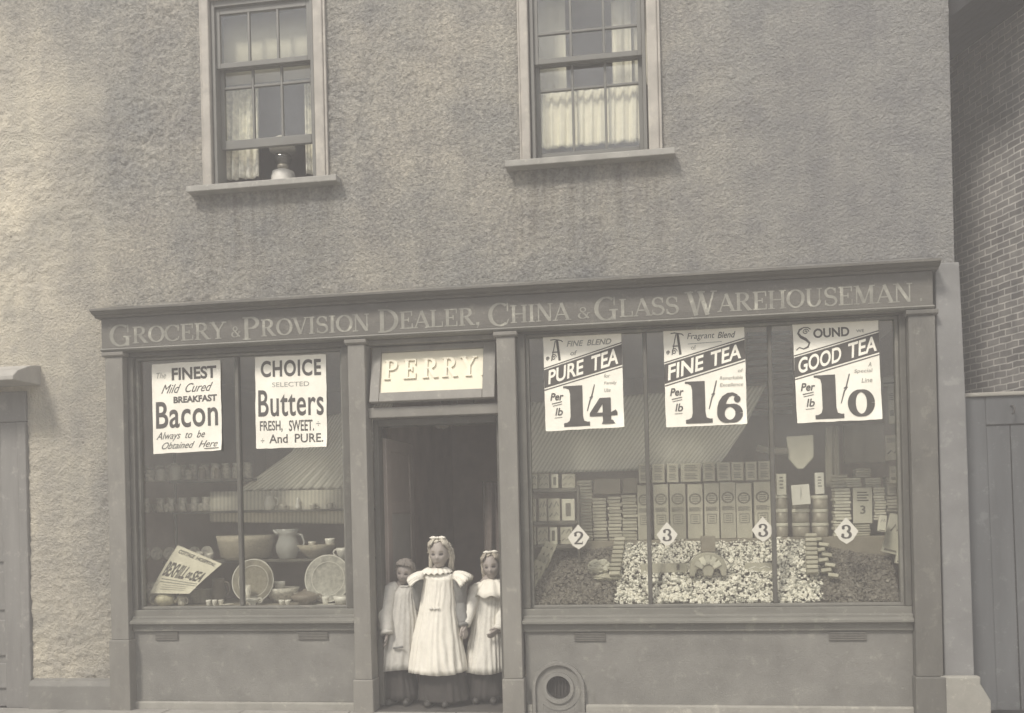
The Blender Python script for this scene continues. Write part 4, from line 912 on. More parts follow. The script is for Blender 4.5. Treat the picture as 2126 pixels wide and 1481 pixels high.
# rack of tins at the left end
RK = thing('tin_rack', 'small three shelf rack of tins at the door end of the right window', 'rack', (-.85, .3, zst-.1))
rx0, rx1 = at(1090, 1050, .3)[0], at(1198, 1050, .3)[0]
shz = [at(1145, q, .3)[1] for q in (1014, 1082, 1131)]
for z in shz:
    g = MB(); g.box(rx0, rx1, .29, .46, z-.03, z); g.build('rack_shelf', WOODD, RK, bevel=.003)
for xx in (rx0-.014, rx1+.001):
    g = MB(); g.box(xx, xx+.013, .3, .46, .7955, shz[0]+.02); g.build('rack_side', WOODD, RK)
rowi = [[(1094, 1116), (1119, 1140), (1143, 1158), (1166, 1194)], [(1093, 1112), (1118, 1134), (1138, 1163), (1167, 1194)], [(1096, 1113), (1116, 1138), (1141, 1157), (1164, 1190)]]
rown = ['top', 'middle', 'lowest']; coln = ['leftmost', 'second', 'third', 'rightmost']
for r_, row in enumerate(rowi):
    qt = [984, 1035, 1094][r_]; qb = [1014, 1081, 1131][r_]
    for c_, (a, b) in enumerate(row):
        light = (r_, c_) in ((0, 2), (1, 3), (2, 2))
        packet('packet_tin', a, b, qt, qb, .31, .07, f'{coln[c_]} labelled tin on the {rown[r_]} shelf of the rack by the door', 'tin', 'tins on the small rack', mats=(PACKL if light else CARD, LABELD), marks=[(.3, .7, .2, .8, 'b')] if light else [(.1, .9, .5, .9, 'z'), (.12, .88, .12, .4, 'z')], zsnap=shz[r_]+.0005)
# leaning row of packets below the rack
for i in range(6):
    p = 1141-i*7.5; q = 1150+i*13
    packet('leaning_packet', p-24, p+2, q-26, q+12, .22+.02*i*-1+.06, .03, f'{words8[i]} leaning patterned packet from the top of the row under the tin rack', 'packet', 'packets leaning under the tin rack', mats=(CARD, LABELD), marks=[(.12, .88, .15, .85, 'z')], tilt=24)
# after the right mullion
tinM = TINM
for c_, (a, b) in enumerate([(1611, 1639), (1648, 1684), (1689, 1724)]):
    xx0, xx1 = at(a, 1070, .52)[0], at(b, 1070, .52)[0]; r = (xx1-xx0)/2; H = (at(1660, 1026+2*c_, .52)[1]-zst)/3
    for k in range(3):
        o = thing('round_tin', f'{["left", "middle", "right"][c_]} column round tin, {["bottom", "middle", "top"][k]} of its stack of three right of the sweets', 'tin', ((xx0+xx1)/2, .62, zst+k*(H+.0008)), 'round tins stacked right of the mullion')
        g = MB(); g.lathe([(r*.97, 0), (r, .004), (r, H*.72), (r*.96, H*.73)], (0, 0, 0), 24); g.build('tin_body', tinM, o, local=True)
        g = MB(); g.lathe([(r*1.03, H*.7301), (r*1.04, H*.78), (r*1.03, H*.98), (r*.9, H)], (0, 0, 0), 24); g.build('tin_lid', PACKL, o, local=True)
zt3 = zst+3*(at(1660, 1028, .52)[1]-zst)/3+.004
packet('tall_packet', 1612, 1633, 983, 1029, .56, .06, 'upright pale packet on the tins right beside the mullion', 'packet', mats=(PACKL, LABELD), marks=[(.3, .7, .25, .9, 'l')], zsnap=zt3)
packet('tall_packet', 1645, 1684, 1005, 1048, .50, .012, 'bluish white packet leaning in front of the middle tins', 'packet', mats=(PACKW, INKL), marks=[(.45, .55, .1, .95, 'z')], tilt=-4)
packet('tall_packet', 1693, 1712, 980, 1027, .56, .06, 'upright white packet on the right column of round tins', 'packet', mats=(PACKW, INKL), marks=[(.3, .7, .3, .85, 'l')], zsnap=zt3)
# hanging paper bag and cloth strips
c = [pt(*q, .6) for q in ((1633, 907), (1689, 903), (1690, 950), (1668, 974), (1655, 974), (1637, 952))]
g = MB(); n_ = len(c); g.poly([(p.x, p.z) for p in c], .6, .625); single('paper_bag', g, PACKL, 'shield shaped paper bag hanging above the round tins', 'paper bag', bevel=.008)
g = MB(); a_, b_ = pt(1572, 930, .58), pt(1636, 938, .58); g.tube([a_, a_.lerp(b_, .5)+Vector((0, 0, -.01)), b_], .028, 8, flat=.5); single('wrapped_bundle', g, CARDD, 'pale wrapped bundle hanging level with the paper bag, by the mullion', 'bundle')
dr_px('hanging_cloth', 1714, 1742, 886, 1012, .66, CARD, 'long plain cloth strip hanging in the right window below the Good Tea poster', 'cloth', amp=.02, k=9)
dr_px('hanging_cloth', 1752, 1836, 880, 962, .72, CARDD, 'dark brown sheet hanging behind the stacks near the right pier', 'cloth', amp=.015, k=9)
packet('notice_card', 1838, 1872, 902, 956, .5, .004, 'small grey notice card hanging at the right end of the right window', 'card', mats=(CARD, LABELD), marks=[(.1, .9, .2, .45, 'z'), (.1, .9, .7, .9, 'l')])
packet('shelf_edging', 1832, 1872, 782, 802, .4, .02, 'pale edged shelf end high at the right side of the right window', 'shelf', mats=(CARD, LABELD), marks=[(.05, .95, .25, .4, 'b')])
# stacks by the right pier
for k, (a, b, t, q, n) in enumerate([(1733, 1766, 1014, 1118, 15), (1775, 1806, 1088, 1118, 5), (1776, 1807, 972, 991, 4), (1757, 1788, 992, 1011, 4), (1796, 1828, 992, 1011, 4), (1815, 1838, 1012, 1080, 12), (1840, 1880, 990, 1008, 3), (1842, 1880, 1030, 1062, 5)]):
    lab = ['flat packet in the tall stack behind the rightmost price ticket', 'flat packet in the low stack under the card marked with a 3', 'flat packet in the topmost small stack near the right pier', 'flat packet in the left of the two raised stacks', 'flat packet in the right of the two raised stacks', 'flat packet in the stack right of the card marked 3', 'flat packet in the upper stack against the right pier', 'flat packet in the lower stack against the right pier'][k]
    stack(a, b, t, q, n, .5 if k not in (2, 3, 4) else .52, .12, lab, 'flat packets stacked near the right pier', m=PACKL if k in (0, 3, 4, 5) else CARD, zb=zst if k in (0, 1) else None)
packet('show_card', 1770, 1811, 1010, 1086, .49, .012, 'grey upright show card with a 3 standing in the right stacks', 'card', mats=(PACKL, INK), marks=[(.36, .64, .26, .5, '3'), (.2, .8, .6, .9, 'l')], zsnap=at(1790, 1087, .49)[1])
packet('letter_carton', 1842, 1880, 1008, 1028, .5, .1, 'carton with dark lettering between the two stacks against the right pier', 'carton', mats=(CARD, LABELD), marks=[(.1, .9, .2, .8, 'l')])
for i, (a, b, q0, q1, tl, lab) in enumerate([(1828, 1870, 1066, 1150, 14, 'large pale packet leaning in the right corner of the window'), (1858, 1884, 1108, 1172, 12, 'narrow white packet leaning lowest in the right corner of the window'), (1822, 1838, 1070, 1104, 8, 'small packet leaning behind the large pale one in the right corner')]):
    packet('corner_packet', a, b, q0, q1, .34-.05*i, .04, lab, 'packet', mats=(PACKL, LABELD), marks=[(.2, .8, .5, .8, 'z'), (.1, .9, .05, .1, 'b')], tilt=tl)
for i, (a, b, t, q) in enumerate([(1843, 1858, 800, 880), (1860, 1876, 812, 890), (1846, 1862, 968, 1004)]):     # small bags strung up at the right end
    packet('strung_bag', a, b, t, q, .42, .02, ['grey bag strung up highest at the right end of the right window', 'second grey bag strung up beside the highest one at the right end', 'short grey bag strung up below the grey notice card'][i], 'bag', 'bags strung up at the right end', mats=(CARD, LABELD), marks=[(.2, .8, .2, .35, 'b'), (.2, .8, .6, .8, 'l')], bevel=.006)
for k, (a, b, t, q, n) in enumerate([(1728, 1760, 985, 1012, 4), (1846, 1882, 1064, 1100, 6), (1612, 1640, 1000, 1001, 1)][:2]):
    stack(a, b, t, q, n, .56, .1, ['flat packet lying on top of the tall stack behind the rightmost price ticket', 'flat packet in the bottom stack against the right pier'][k], 'flat packets stacked near the right pier', m=CARD)
# wrapped bars, paper clumps, boards on the sweets
def bar_row(p0, q0, p1, q1, n, Y, w_, label, group, tilt=0.):
    for i in range(n):
        t = i/(n-1); p = pt(p0+(p1-p0)*t, q0+(q1-q0)*t, Y-.26*t)
        if i == 0:
            g = MB(); g.box(-w_/2, w_/2, -.03, .03, -.014, .014); first = g.build('wrapped_bar', CARD, None, bevel=.006); tag(first, label, 'wrapped bar', group); o = first
        else: o = first.copy(); COL.objects.link(o)
        o.location = p+Vector(((.018 if i % 2 else -.018) if tilt > 20 else 0, 0, 0)); o.rotation_euler = (R(-20), R(tilt*.3*(1 if i % 2 else -1)), R(-tilt*.5 if tilt > 20 else 0))
bar_row(1287, 1121, 1276, 1192, 9, .44, .085, 'wrapped bar in the single row at the left edge of the pale sweets', 'wrapped bars left of the sweets', 3)
bar_row(1683, 1113, 1686, 1188, 9, .44, .085, 'wrapped bar in the straight row at the right edge of the sweets', 'wrapped bars right of the sweets', 2)
bar_row(1702, 1122, 1725, 1196, 8, .43, .075, 'wrapped bar in the zigzag row beside the dark fruit', 'zigzag wrapped bars', 28)
def clump(p, q, Y, rx, rz, label, m, seed):
    c = pt(p, q, Y); f = lambda d, v: v*(1+.35*noise.noise(d*2.6+Vector((seed, 0, 0)))+.22*noise.noise(d*7+Vector((0, seed, 0))))
    g = MB(); g.ell((c.x, Y+.03, c.z), (rx, .06, rz), 28, 18, 0, f); return single('paper_parcel', g, m, label, 'parcel', smooth=False)
clump(1243, 1178, .24, .095, .055, 'crumpled pale paper parcel lying left of the sweets', PACKL, 4)
clump(1262, 1200, .2, .11, .028, 'flat crumpled grey parcel lying below the pale parcel', CARD, 9)
# arched ornament of packets in the middle of the sweets
c = pt(1470, 1196, .2); FO = thing('packet_display', 'arched grey packet display with a box on top amid the sweets', 'display', (c.x, .2, c.z))
g = MB(); R1 = .135
pts_ = [(-R1, 0), (-R1, .06)]+[(R1*math.cos(R(a)), .06+.12*math.sin(R(a))) for a in range(165, 14, -15)]+[(R1, .06), (R1, 0), (.10, 0), (.085, .05), (.05, .06), (.03, .0), (-.03, 0), (-.05, .06), (-.085, .05), (-.10, 0)]
g.poly(pts_, -.04, .05); g.build('arch_body', CARD, FO, local=True, bevel=.008)
g = MB(); g.box(-.045, .06, -.01, .09, .181, .30); g.build('top_box', CARDD, FO, local=True, bevel=.004)
for a in (-60, -30, 0, 30, 60):
    g = MB(); g.box(-.02, .02, -.052, -.0402, .09, .155, 0, Matrix.Translation((0, 0, .0)) @ Matrix.Translation((0, 0, .05)) @ Matrix.Rotation(R(a), 4, 'Y') @ Matrix.Translation((0, 0, -.05))); g.build('small_packet', PACKL, FO, local=True, bevel=.004)
packet('wooden_divider', 1330, 1428, 1170, 1189, .235, .012, 'grey board lying across the sweets left of the arched display', 'board', mats=(CARD, LABELD), marks=[(.78, .84, .25, .9, 'b')], bevel=.002)
packet('wooden_divider', 1545, 1606, 1168, 1188, .235, .012, 'grey board with pale handwriting right of the arched display', 'board', mats=(CARD, PACKW), marks=[(.15, .9, .25, .7, 'z')], bevel=.002)
# wooden slat blind behind the posters, and the striped cloth
SB = thing('slatted_screen', 'dark wooden slatted screen high at the back of the right window', 'screen', (.9, .95, 2.0))
for i in range(13):
    g = MB(); x0 = at(1552, 760, .95)[0]; x1 = at(1644, 760, .95)[0]; z = at(1600, 672+i*15, .95)[1]; g.box(x0, x1, .95, .965, z-.036, z); g.build('slat', CARDD, SB, bevel=.003)
def cloth(poly_px, Y, label, su, nval=None, skew=0., m_=None):
    """striped cloth: rows of photo points from top edge to bottom edge"""
    rows = poly_px; n = 40; vs = []; uv = []; fs = []; m = 12
    k = len(rows)-1
    for j in range(k*m+1):
        r = min(j//m, k-1); t = j/m-r
        for i in range(n+1):
            u = i/n; a = [rows[r][0][c_]+(rows[r][1][c_]-rows[r][0][c_])*u for c_ in (0, 1)]; b = [rows[r+1][0][c_]+(rows[r+1][1][c_]-rows[r+1][0][c_])*u for c_ in (0, 1)]
            yy = Y-.06*math.sin(math.pi*j/(k*m))+.008*math.sin(u*su*3)
            p = pt(a[0]+(b[0]-a[0])*t, a[1]+(b[1]-a[1])*t, yy); vs.append(p); uv.append((u*su+skew*j/(k*m), j/(k*m)))
    for j in range(k*m):
        for i in range(n): q = j*(n+1)+i; fs.append((q, q+1, q+n+2, q+n+1))
    g = MB(); g.raw(vs, fs, 0, True); o = single('striped_cloth', g, m_ or STRIPE, label, 'cloth')
    lay = o.data.uv_layers.new(name='UVMap')
    for lp in o.data.loops: lay.data[lp.index].uv = uv[lp.vertex_index]
    solid(o, .003); return o
cloth([((1100, 836), (1590, 800)), ((1085, 900), (1545, 890)), ((1050, 985), (1490, 972))], .68, 'wide striped cloth hanging behind the tea posters in the right window', 52, skew=3)
cloth([((648, 872), (820, 830)), ((604, 940), (780, 925)), ((492, 1020), (735, 1016))], .72, 'striped cloth sloping behind the butter poster in the left window', 24, skew=2)
o = cloth([((436, 1021), (735, 1016)), ((436, 1055), (735, 1052)), ((436, 1084), (735, 1088))], .70, 'striped cloth valance hanging straight below the sloping cloth in the left window', 38, m_=STRIPE2)

# ================================================================== goods in the left shop window
SL = thing('display_stage', 'dark display stage with a shelf inside the left shop window', 'display stage', (-3.3, .4, .6))
g = MB(); g.box(-4.19, -2.37, .09, .86, .55, .811); g.build('stage_floor', CARDD, SL)
zsh = at(500, 1163, .42)[1]
g = MB(); g.box(-4.19, -2.37, .42, .64, zsh-.022, zsh); g.build('stage_shelf', WOODD, SL, bevel=.003)
zup = at(340, 998, .56)[1]
g = MB(); g.box(-4.19, at(520, 998, .56)[0], .56, .76, zup-.022, zup); g.build('stage_shelf', WOODD, SL, bevel=.003)
for xx in (-4.2, -2.385):
    g = MB(); g.box(xx, xx+.015, .66, .68, .8115, 2.3); g.build('shelf_upright', WOODD, SL)
def lathe_thing(name, px, qb, Y, prof, label, cat, m=CHINA, group=None, zb=None, handle=None, spout=None, n=24, sx=1.):
    x, z = at(px, qb, Y); z = z if zb is None else zb
    o = thing(name, label, cat, (x, Y, z), group)
    g = MB(); g.lathe(prof, (0, 0, 0), n, sx=sx); g.build('bowl' if 'cup' in name or 'bowl' in name else 'body', m, o, local=True)
    if handle:
        hx, z0, z1, rr = handle; d = 1 if hx > 0 else -1
        g = MB(); g.tube([(hx, 0, z0), (hx+d*rr*.8, 0, z0+.1*(z1-z0)), (hx+d*rr*1.15, 0, (z0+z1)/2), (hx+d*rr*.8, 0, z1-.08*(z1-z0)), (hx, 0, z1)], .005+rr*.08, 8); g.build('handle', m, o, local=True)
    if spout:
        sx_, z0, z1, rr = spout; d = 1 if sx_ > 0 else -1
        g = MB(); g.tube([(sx_, 0, z0), (sx_+d*rr*.5, 0, z0+.3*(z1-z0)), (sx_+d*rr, 0, z1)], [.016, .012, .008], 8); g.build('spout', m, o, local=True)
    return o
def cup_prof(r, h): return [(r*.5, 0), (r*.55, h*.06), (r*.8, h*.25), (r*.97, h*.7), (r*1.02, h), (r*.94, h*.98), (r*.85, h*.7)]
# jars on the upper shelf
for i, (p, t, lab) in enumerate([(312, .11, 'glass jar at the left end of the upper shelf'), (334, .12, 'glass jar with pale contents, second on the upper shelf'), (364, .15, 'broad white jar on the upper shelf of the left window'), (392, .10, 'small jar on the upper shelf right of the broad white jar'), (420, .11, 'dark jar on the upper shelf toward the mullion'), (452, .10, 'dark small jar on the upper shelf nearest the mullion')]):
    x = at(p, 990, .63)[0]; o = thing('storage_jar', lab, 'jar', (x, .63, zup), 'jars on the upper shelf'); r = (.036, .042, .05, .03, .034, .03)[i]
    g = MB(); g.lathe([(r*.95, 0), (r, .006), (r, t*.75), (r*.7, t*.88)], (0, 0, 0), 20); g.build('jar_body', (CHINAP, CHINA, CHINA, CHINAP, TERRA, TERRA)[i], o, local=True)
    g = MB(); g.lathe([(r*.75, t*.8801), (r*.75, t*.98), (r*.3, t)], (0, 0, 0), 20); g.build('jar_lid', TINM, o, local=True)
# small crocks hanging about at mid height on a second ledge
g = MB(); zm = at(420, 1062, .6)[1]; g.box(-4.19, at(545, 1062, .6)[0], .6, .66, zm-.02, zm); g.build('stage_shelf', WOODD, SL, bevel=.003)
for i, (p, m) in enumerate([(322, TERRA), (345, CHINAP), (368, TERRA), (392, TERRA), (416, CHINAP)]):
    lathe_thing('mug', p, 1062, .63, cup_prof(.03, .075), ['dark mug leftmost on the middle ledge of the left window', 'patterned mug between two dark mugs on the middle ledge', 'dark mug in the middle of the middle ledge', 'dark mug second from the right on the middle ledge', 'patterned mug at the right end of the middle ledge'][i], 'mug', m, 'mugs on the middle ledge', zb=zm, handle=(.028, .018, .06, .02))
zj = at(560, 1060, .6)[1]
g = MB(); g.box(at(530, 1060, .58)[0], -2.37, .58, .66, zj-.018, zj); g.build('stage_shelf', WOODD, SL, bevel=.003)
lathe_thing('small_jug', 560, 1060, .62, [(.036, 0), (.046, .02), (.05, .07), (.036, .105), (.044, .135), (.038, .13)], 'white jug standing before the striped valance', 'jug', CHINA, zb=zj, handle=(.044, .04, .11, .03))
lathe_thing('china_figure', 619, 1060, .62, [(.03, 0), (.026, .03), (.016, .06), (.02, .075), (.014, .095), (.004, .11)], 'small white china figure standing before the striped valance', 'ornament', CHINA, zb=zj)
for i, p in enumerate((588, 650, 684)):
    lathe_thing('cup', p, 1060, .62, cup_prof(.032, .05), ['patterned cup between the white jug and the china figure', 'patterned cup right of the china figure', 'patterned cup nearest the door on the valance ledge'][i], 'cup', CHINAP, 'cups before the valance', zb=zj, handle=(.03, .012, .04, .016))
# things on the main shelf
lathe_thing('wicker_basket', 512, 1162, .53, [(.165, 0), (.21, .02), (.235, .15), (.245, .205), (.225, .2), (.21, .12)], 'large wicker basket on the shelf behind the mullion of the left window', 'basket', WICK, zb=zsh, sx=1.)
lathe_thing('wash_jug', 598, 1162, .5, [(.065, 0), (.07, .012), (.095, .06), (.1, .11), (.075, .17), (.07, .205), (.1, .25), (.09, .245)], 'large pale wash jug on the shelf right of the wicker basket', 'jug', mat('blue grey china', (.4, .4, .38), .3, .1, 8.), zb=zsh, handle=(.078, .06, .21, .06), spout=(-.08, .21, .245, .045))
lathe_thing('wide_bowl', 658, 1162, .54, [(.07, 0), (.08, .012), (.13, .06), (.165, .115), (.15, .11)], 'wide brown bowl on the shelf right of the wash jug', 'bowl', WICK, zb=zsh)
lathe_thing('cup', 685, 1129, .54, cup_prof(.042, .075), 'white cup standing up in the wide brown bowl', 'cup', CHINA, zb=zsh+.09)
lathe_thing('cup', 648, 1129, .56, cup_prof(.034, .05), 'small grey cup behind the wide brown bowl', 'cup', CHINAP, zb=zsh+.09)
lathe_thing('cup', 713, 1162, .47, cup_prof(.058, .085), 'broad pale cup at the door end of the shelf', 'cup', CHINA, zb=zsh, handle=(-.055, .02, .07, .026))
for i, (p, r, h, l) in enumerate([(368, .05, .055, 'low grey cup on the shelf above the tilted bill'), (384, .028, .10, 'tall grey beaker on the shelf above the tilted bill'), (416, .032, .075, 'small grey beaker on the shelf left of the basket'), (437, .03, .06, 'small pale beaker tucked beside the wicker basket')]):
    lathe_thing('beaker', p, 1162, .5, cup_prof(r, h), l, 'beaker', CHINAP, zb=zsh)
for i, p in enumerate((300, 330, 352, 378, 402, 426, 448, 470, 492, 515)):     # dim jars behind the first row of the upper shelf
    if i == 0:
        g = MB(); g.lathe([(.034, 0), (.04, .01), (.04, .09), (.03, .11), (.03, .12), (.036, .122), (.034, .14)], (0, 0, 0), 16); first = g.build('dim_jar', CHINAP, None); o = tag(first, 'dim stoneware jar in the back row of the upper shelf', 'jar', 'dim jars at the back of the upper shelf')
    else: o = first.copy(); COL.objects.link(o)
    o.location = (at(p, 990, .71)[0], .71, zup)
for i, p in enumerate((302, 334, 356, 380, 405, 428)):     # jugs hanging back on the middle ledge
    if i == 0:
        g = MB(); g.lathe([(.03, 0), (.042, .02), (.045, .06), (.03, .1), (.036, .125), (.032, .123)], (0, 0, 0), 16); first = g.build('dim_jug', CHINAP, None); o = tag(first, 'dim jug standing between the mugs on the middle ledge', 'jug', 'dim jugs on the middle ledge')
    else: o = first.copy(); COL.objects.link(o)
    o.location = (at(p, 1062, .652)[0], .652, zm)
# round plates standing on edge
def plate(px, qc, r, Y, label, m):
    x, z = at(px, qc, Y); zz = .787+r; o = thing('plate', label, 'plate', (x, Y, .812), 'big plates stood on edge')
    M = Matrix.Translation((0, 0, r)) @ Matrix.Rotation(R(80), 4, 'X')
    g = MB(); g.lathe([(r*.55, -.008), (r*.62, -.006), (r*.97, .012), (r, .017), (r*.97, .018), (r*.64, .002), (r*.56, -.001)], (0, 0, 0), 48, M=M); g.build('plate_dish', m, o, local=True)
    ring = []; g = MB()
    for q in range(49):
        a = 2*math.pi*q/48; ring.append((r*.86*math.cos(a), r*.86*math.sin(a)))
    for rr, wd in ((.965, .018), (.70, .012)):
        vs, fs = ribbon([(r*rr*math.cos(2*math.pi*q/48), r*rr*math.sin(2*math.pi*q/48), r*wd*2) for q in range(49)])
        hgt = .0195 if rr > .9 else .0085
        g.raw([M @ Vector((a, b, hgt)) for a, b in vs], fs)
    g.build('painted_band', CHINA, o, local=True)
plate(527, 1222, .185, .33, 'large brownish patterned plate on edge behind the left mullion', mat('brown patterned china', (.24, .22, .175), .3, .4, 26., detail=6.))
plate(682, 1222, .197, .33, 'large pale patterned plate on edge near the door', mat('pale patterned china', (.38, .37, .33), .3, .45, 26., detail=6.))
# front row
ZF = .812
lathe_thing('teapot', 343, 1262, .2, [(.045, 0), (.06, .008), (.085, .035), (.088, .065), (.06, .095), (.03, .1), (.028, .105), (.012, .12)], 'round pale teapot with large loop handle in the left front corner', 'teapot', mat('yellowish china', (.5, .46, .33), .3, .25, 26.), zb=ZF, handle=(-.08, .012, .1, .05), spout=(.085, .03, .1, .05))
lathe_thing('cream_jug', 378, 1260, .22, [(.025, 0), (.034, .02), (.03, .055), (.036, .08), (.03, .078)], 'small grey cream jug right of the teapot', 'jug', CHINAP, zb=ZF, handle=(.03, .015, .065, .02))
for i, p in enumerate((433, 446, 459)):
    lathe_thing('cup', p, 1260, .17, cup_prof(.021, .048), ['leftmost small white cup under the tilted bill', 'middle small white cup of three under the bill', 'rightmost small grey cup of three in the front row'][i], 'cup', CHINA if i < 2 else CHINAP, 'small cups in the front row', zb=ZF)
lathe_thing('saucer', 470, 1261, .15, [(.02, 0), (.028, .004), (.06, .014), (.056, .016), (.02, .006)], 'thin saucer beside the small cups in the front row', 'saucer', CHINAP, zb=ZF)
lathe_thing('sauce_boat', 524, 1260, .17, [(.03, 0), (.022, .012), (.05, .04), (.058, .058), (.05, .055)], 'white sauce boat in front of the brown plate', 'sauce boat', CHINA, zb=ZF, handle=(.05, .02, .06, .03), spout=(-.05, .035, .06, .035), sx=1.2)
lathe_thing('glass_vase', 513, 1235, .24, [(.028, 0), (.02, .02), (.026, .06), (.034, .16), (.03, .158)], 'tall slim pale vase before the brown plate', 'vase', CHINAP, zb=ZF)
for i, p in enumerate((585, 598)):
    lathe_thing('cup', p, 1260, .17, cup_prof(.024, .042), ['left small white cup of the pair between the plates', 'right small white cup of the pair between the plates'][i], 'cup', CHINA, 'pair of small cups between the plates', zb=ZF)
lathe_thing('tureen', 634, 1260, .2, [(.06, 0), (.05, .015), (.1, .04), (.115, .07), (.1, .078), (.06, .1), (.02, .11), (.014, .125)], 'dark lidded tureen in front of the pale plate', 'tureen', TERRA, zb=ZF, handle=(.108, .045, .085, .03))
lathe_thing('cup', 676, 1258, .17, cup_prof(.03, .06), 'white cup in front of the pale plate', 'cup', CHINA, zb=ZF+.006)
lathe_thing('saucer', 678, 1261, .17, [(.03, 0), (.04, .0025), (.08, .005), (.075, .0055), (.03, .0045)], 'wide saucer under the white cup in front of the pale plate', 'saucer', CHINA, zb=ZF)
lathe_thing('sauce_boat', 712, 1260, .16, [(.04, 0), (.05, .01), (.062, .035), (.07, .07), (.06, .068)], 'large white sauce boat in the front corner by the door', 'sauce boat', CHINA, zb=ZF, spout=(.05, .04, .10, .05), sx=1.1)
for i in range(6):       # small plates standing along the back of the shelf
    p = 300+i*26; x, z = at(p, 1162, .60); M = Matrix.Translation((0, 0, .055)) @ Matrix.Rotation(R(82), 4, 'X')
    if i == 0:
        g = MB(); g.lathe([(.03, -.004), (.05, .006), (.058, .01), (.05, .009), (.03, 0)], (0, 0, 0), 28, M=M); first = g.build('small_plate', CHINAP, None); o = tag(first, 'small patterned plate on edge at the back of the shelf, left of the basket', 'plate', 'small plates along the back of the shelf')
    else: o = first.copy(); COL.objects.link(o)
    o.location = (x, .605, zsh+.003)
for i in range(9):       # pile of soup plates
    x, z = at(412, 1258, .4)
    if i == 0:
        g = MB(); g.lathe([(.05, 0), (.06, .004), (.11, .016), (.105, .018), (.055, .006)], (0, 0, 0), 32); first = g.build('soup_plate', CHINAP, None); o = tag(first, 'soup plate in the pile behind the three small cups', 'plate', 'pile of soup plates behind the small cups')
    else: o = first.copy(); COL.objects.link(o)
    o.location = (x, .42, .812+.0125*i)
lathe_thing('mixing_bowl', 585, 1250, .45, [(.07, 0), (.08, .01), (.13, .07), (.15, .12), (.14, .118)], 'grey mixing bowl standing between the two big plates', 'bowl', CHINAP, zb=ZF)
lathe_thing('cup', 580, 1218, .45, cup_prof(.05, .07), 'grey cup set inside the mixing bowl between the big plates', 'cup', CHINA, zb=ZF+.1)
lathe_thing('tall_jug', 455, 1250, .5, [(.05, 0), (.06, .02), (.07, .08), (.05, .16), (.055, .2), (.05, .198)], 'dark tall jug in the shade left of the brown plate', 'jug', TERRA, zb=ZF, handle=(.055, .05, .17, .04))
lathe_thing('ginger_jar', 318, 1215, .5, [(.05, 0), (.08, .05), (.085, .1), (.05, .15), (.04, .17), (.045, .175)], 'dim patterned jar in the far left back corner of the left window', 'jar', CHINAP, zb=ZF)
lathe_thing('soup_bowl', 640, 1235, .42, [(.06, 0), (.07, .01), (.11, .05), (.12, .08), (.11, .078)], 'patterned soup bowl half hidden behind the dark tureen', 'bowl', CHINAP, zb=ZF)
# the tilted printed bill
def p_bill(s):
    T(s, 'COTTAGE', .1, .45, .05, .13, bold=.03); T(s, 'HOSPITAL', .5, .93, .05, .13, bold=.03)
    T(s, 'BEXHILL', .06, .56, .32, .62, bold=.03, m=1); T(s, 'on', .58, .68, .42, .58, bold=.02, m=1); T(s, 'SEA', .7, .96, .34, .62, bold=.03, m=1)
    for v in (.68, .74): s.line(.1, 1-v, .95, 1-v, .02, 2)
    for v in (.8, .85, .9): s.line(.2, 1-v, .8, 1-v, .012, 2)
cs = [(369, 1132), (461, 1171), (393, 1233), (311, 1232)]
PB = [pt(*cs[0], .30), pt(*cs[1], .30), pt(*cs[2], .13), pt(*cs[3], .13)]
def bfn(u, v, h):
    p = PB[3].lerp(PB[2], u).lerp(PB[0].lerp(PB[1], u), v); return (p.x+.01*math.sin(v*3)*0, p.y-.02*math.sin(v*math.pi)-h, p.z-.012*math.sin(u*math.pi)*(1-v)*0)
g = MB(); n_ = 12
g.raw([bfn(i/n_, j/n_, 0) for j in range(n_+1) for i in range(n_+1)], [(j*(n_+1)+i, j*(n_+1)+i+1, (j+1)*(n_+1)+i+1, (j+1)*(n_+1)+i) for j in range(n_) for i in range(n_)], 0, True)
p_bill(Sheet(g, lambda u, v, h: bfn(u, v, .0025+h)))
single('printed_bill', g, [PAPER2, INK, INKL, PAPER], 'tilted printed bill reading Bexhill on Sea propped low in the left window', 'bill')

# things inside the doorway
dr_px('hanging_coat', 1004, 1046, 1000, 1180, .6, mat('dark coat cloth', (.12, .10, .085), .95, .2, 20.), 'dark cloth hanging inside the doorway above the right girl', 'cloth', amp=.03, k=10)
c = pt(955, 872, .5)
for i, (p, q, rx) in enumerate([(918, 880, .07), (950, 874, .09), (985, 868, .075)]):
    c = pt(p, q, .45+.08*i); g = MB(); f = lambda d, v: v*(1+.3*noise.noise(d*3+Vector((i*3., 1, 0)))); g.ell(c, (rx, .06, .04), 22, 14, 0, f)
    g.tube([c+Vector((0, 0, .02)), Vector((c.x, c.y, 2.96))], .006, 6); single('hanging_bundle', g, CARDD, ['left cloth bundle hanging just inside the door head', 'middle cloth bundle hanging just inside the door head', 'right cloth bundle hanging just inside the door head'][i], 'bundle', 'bundles hanging inside the door')

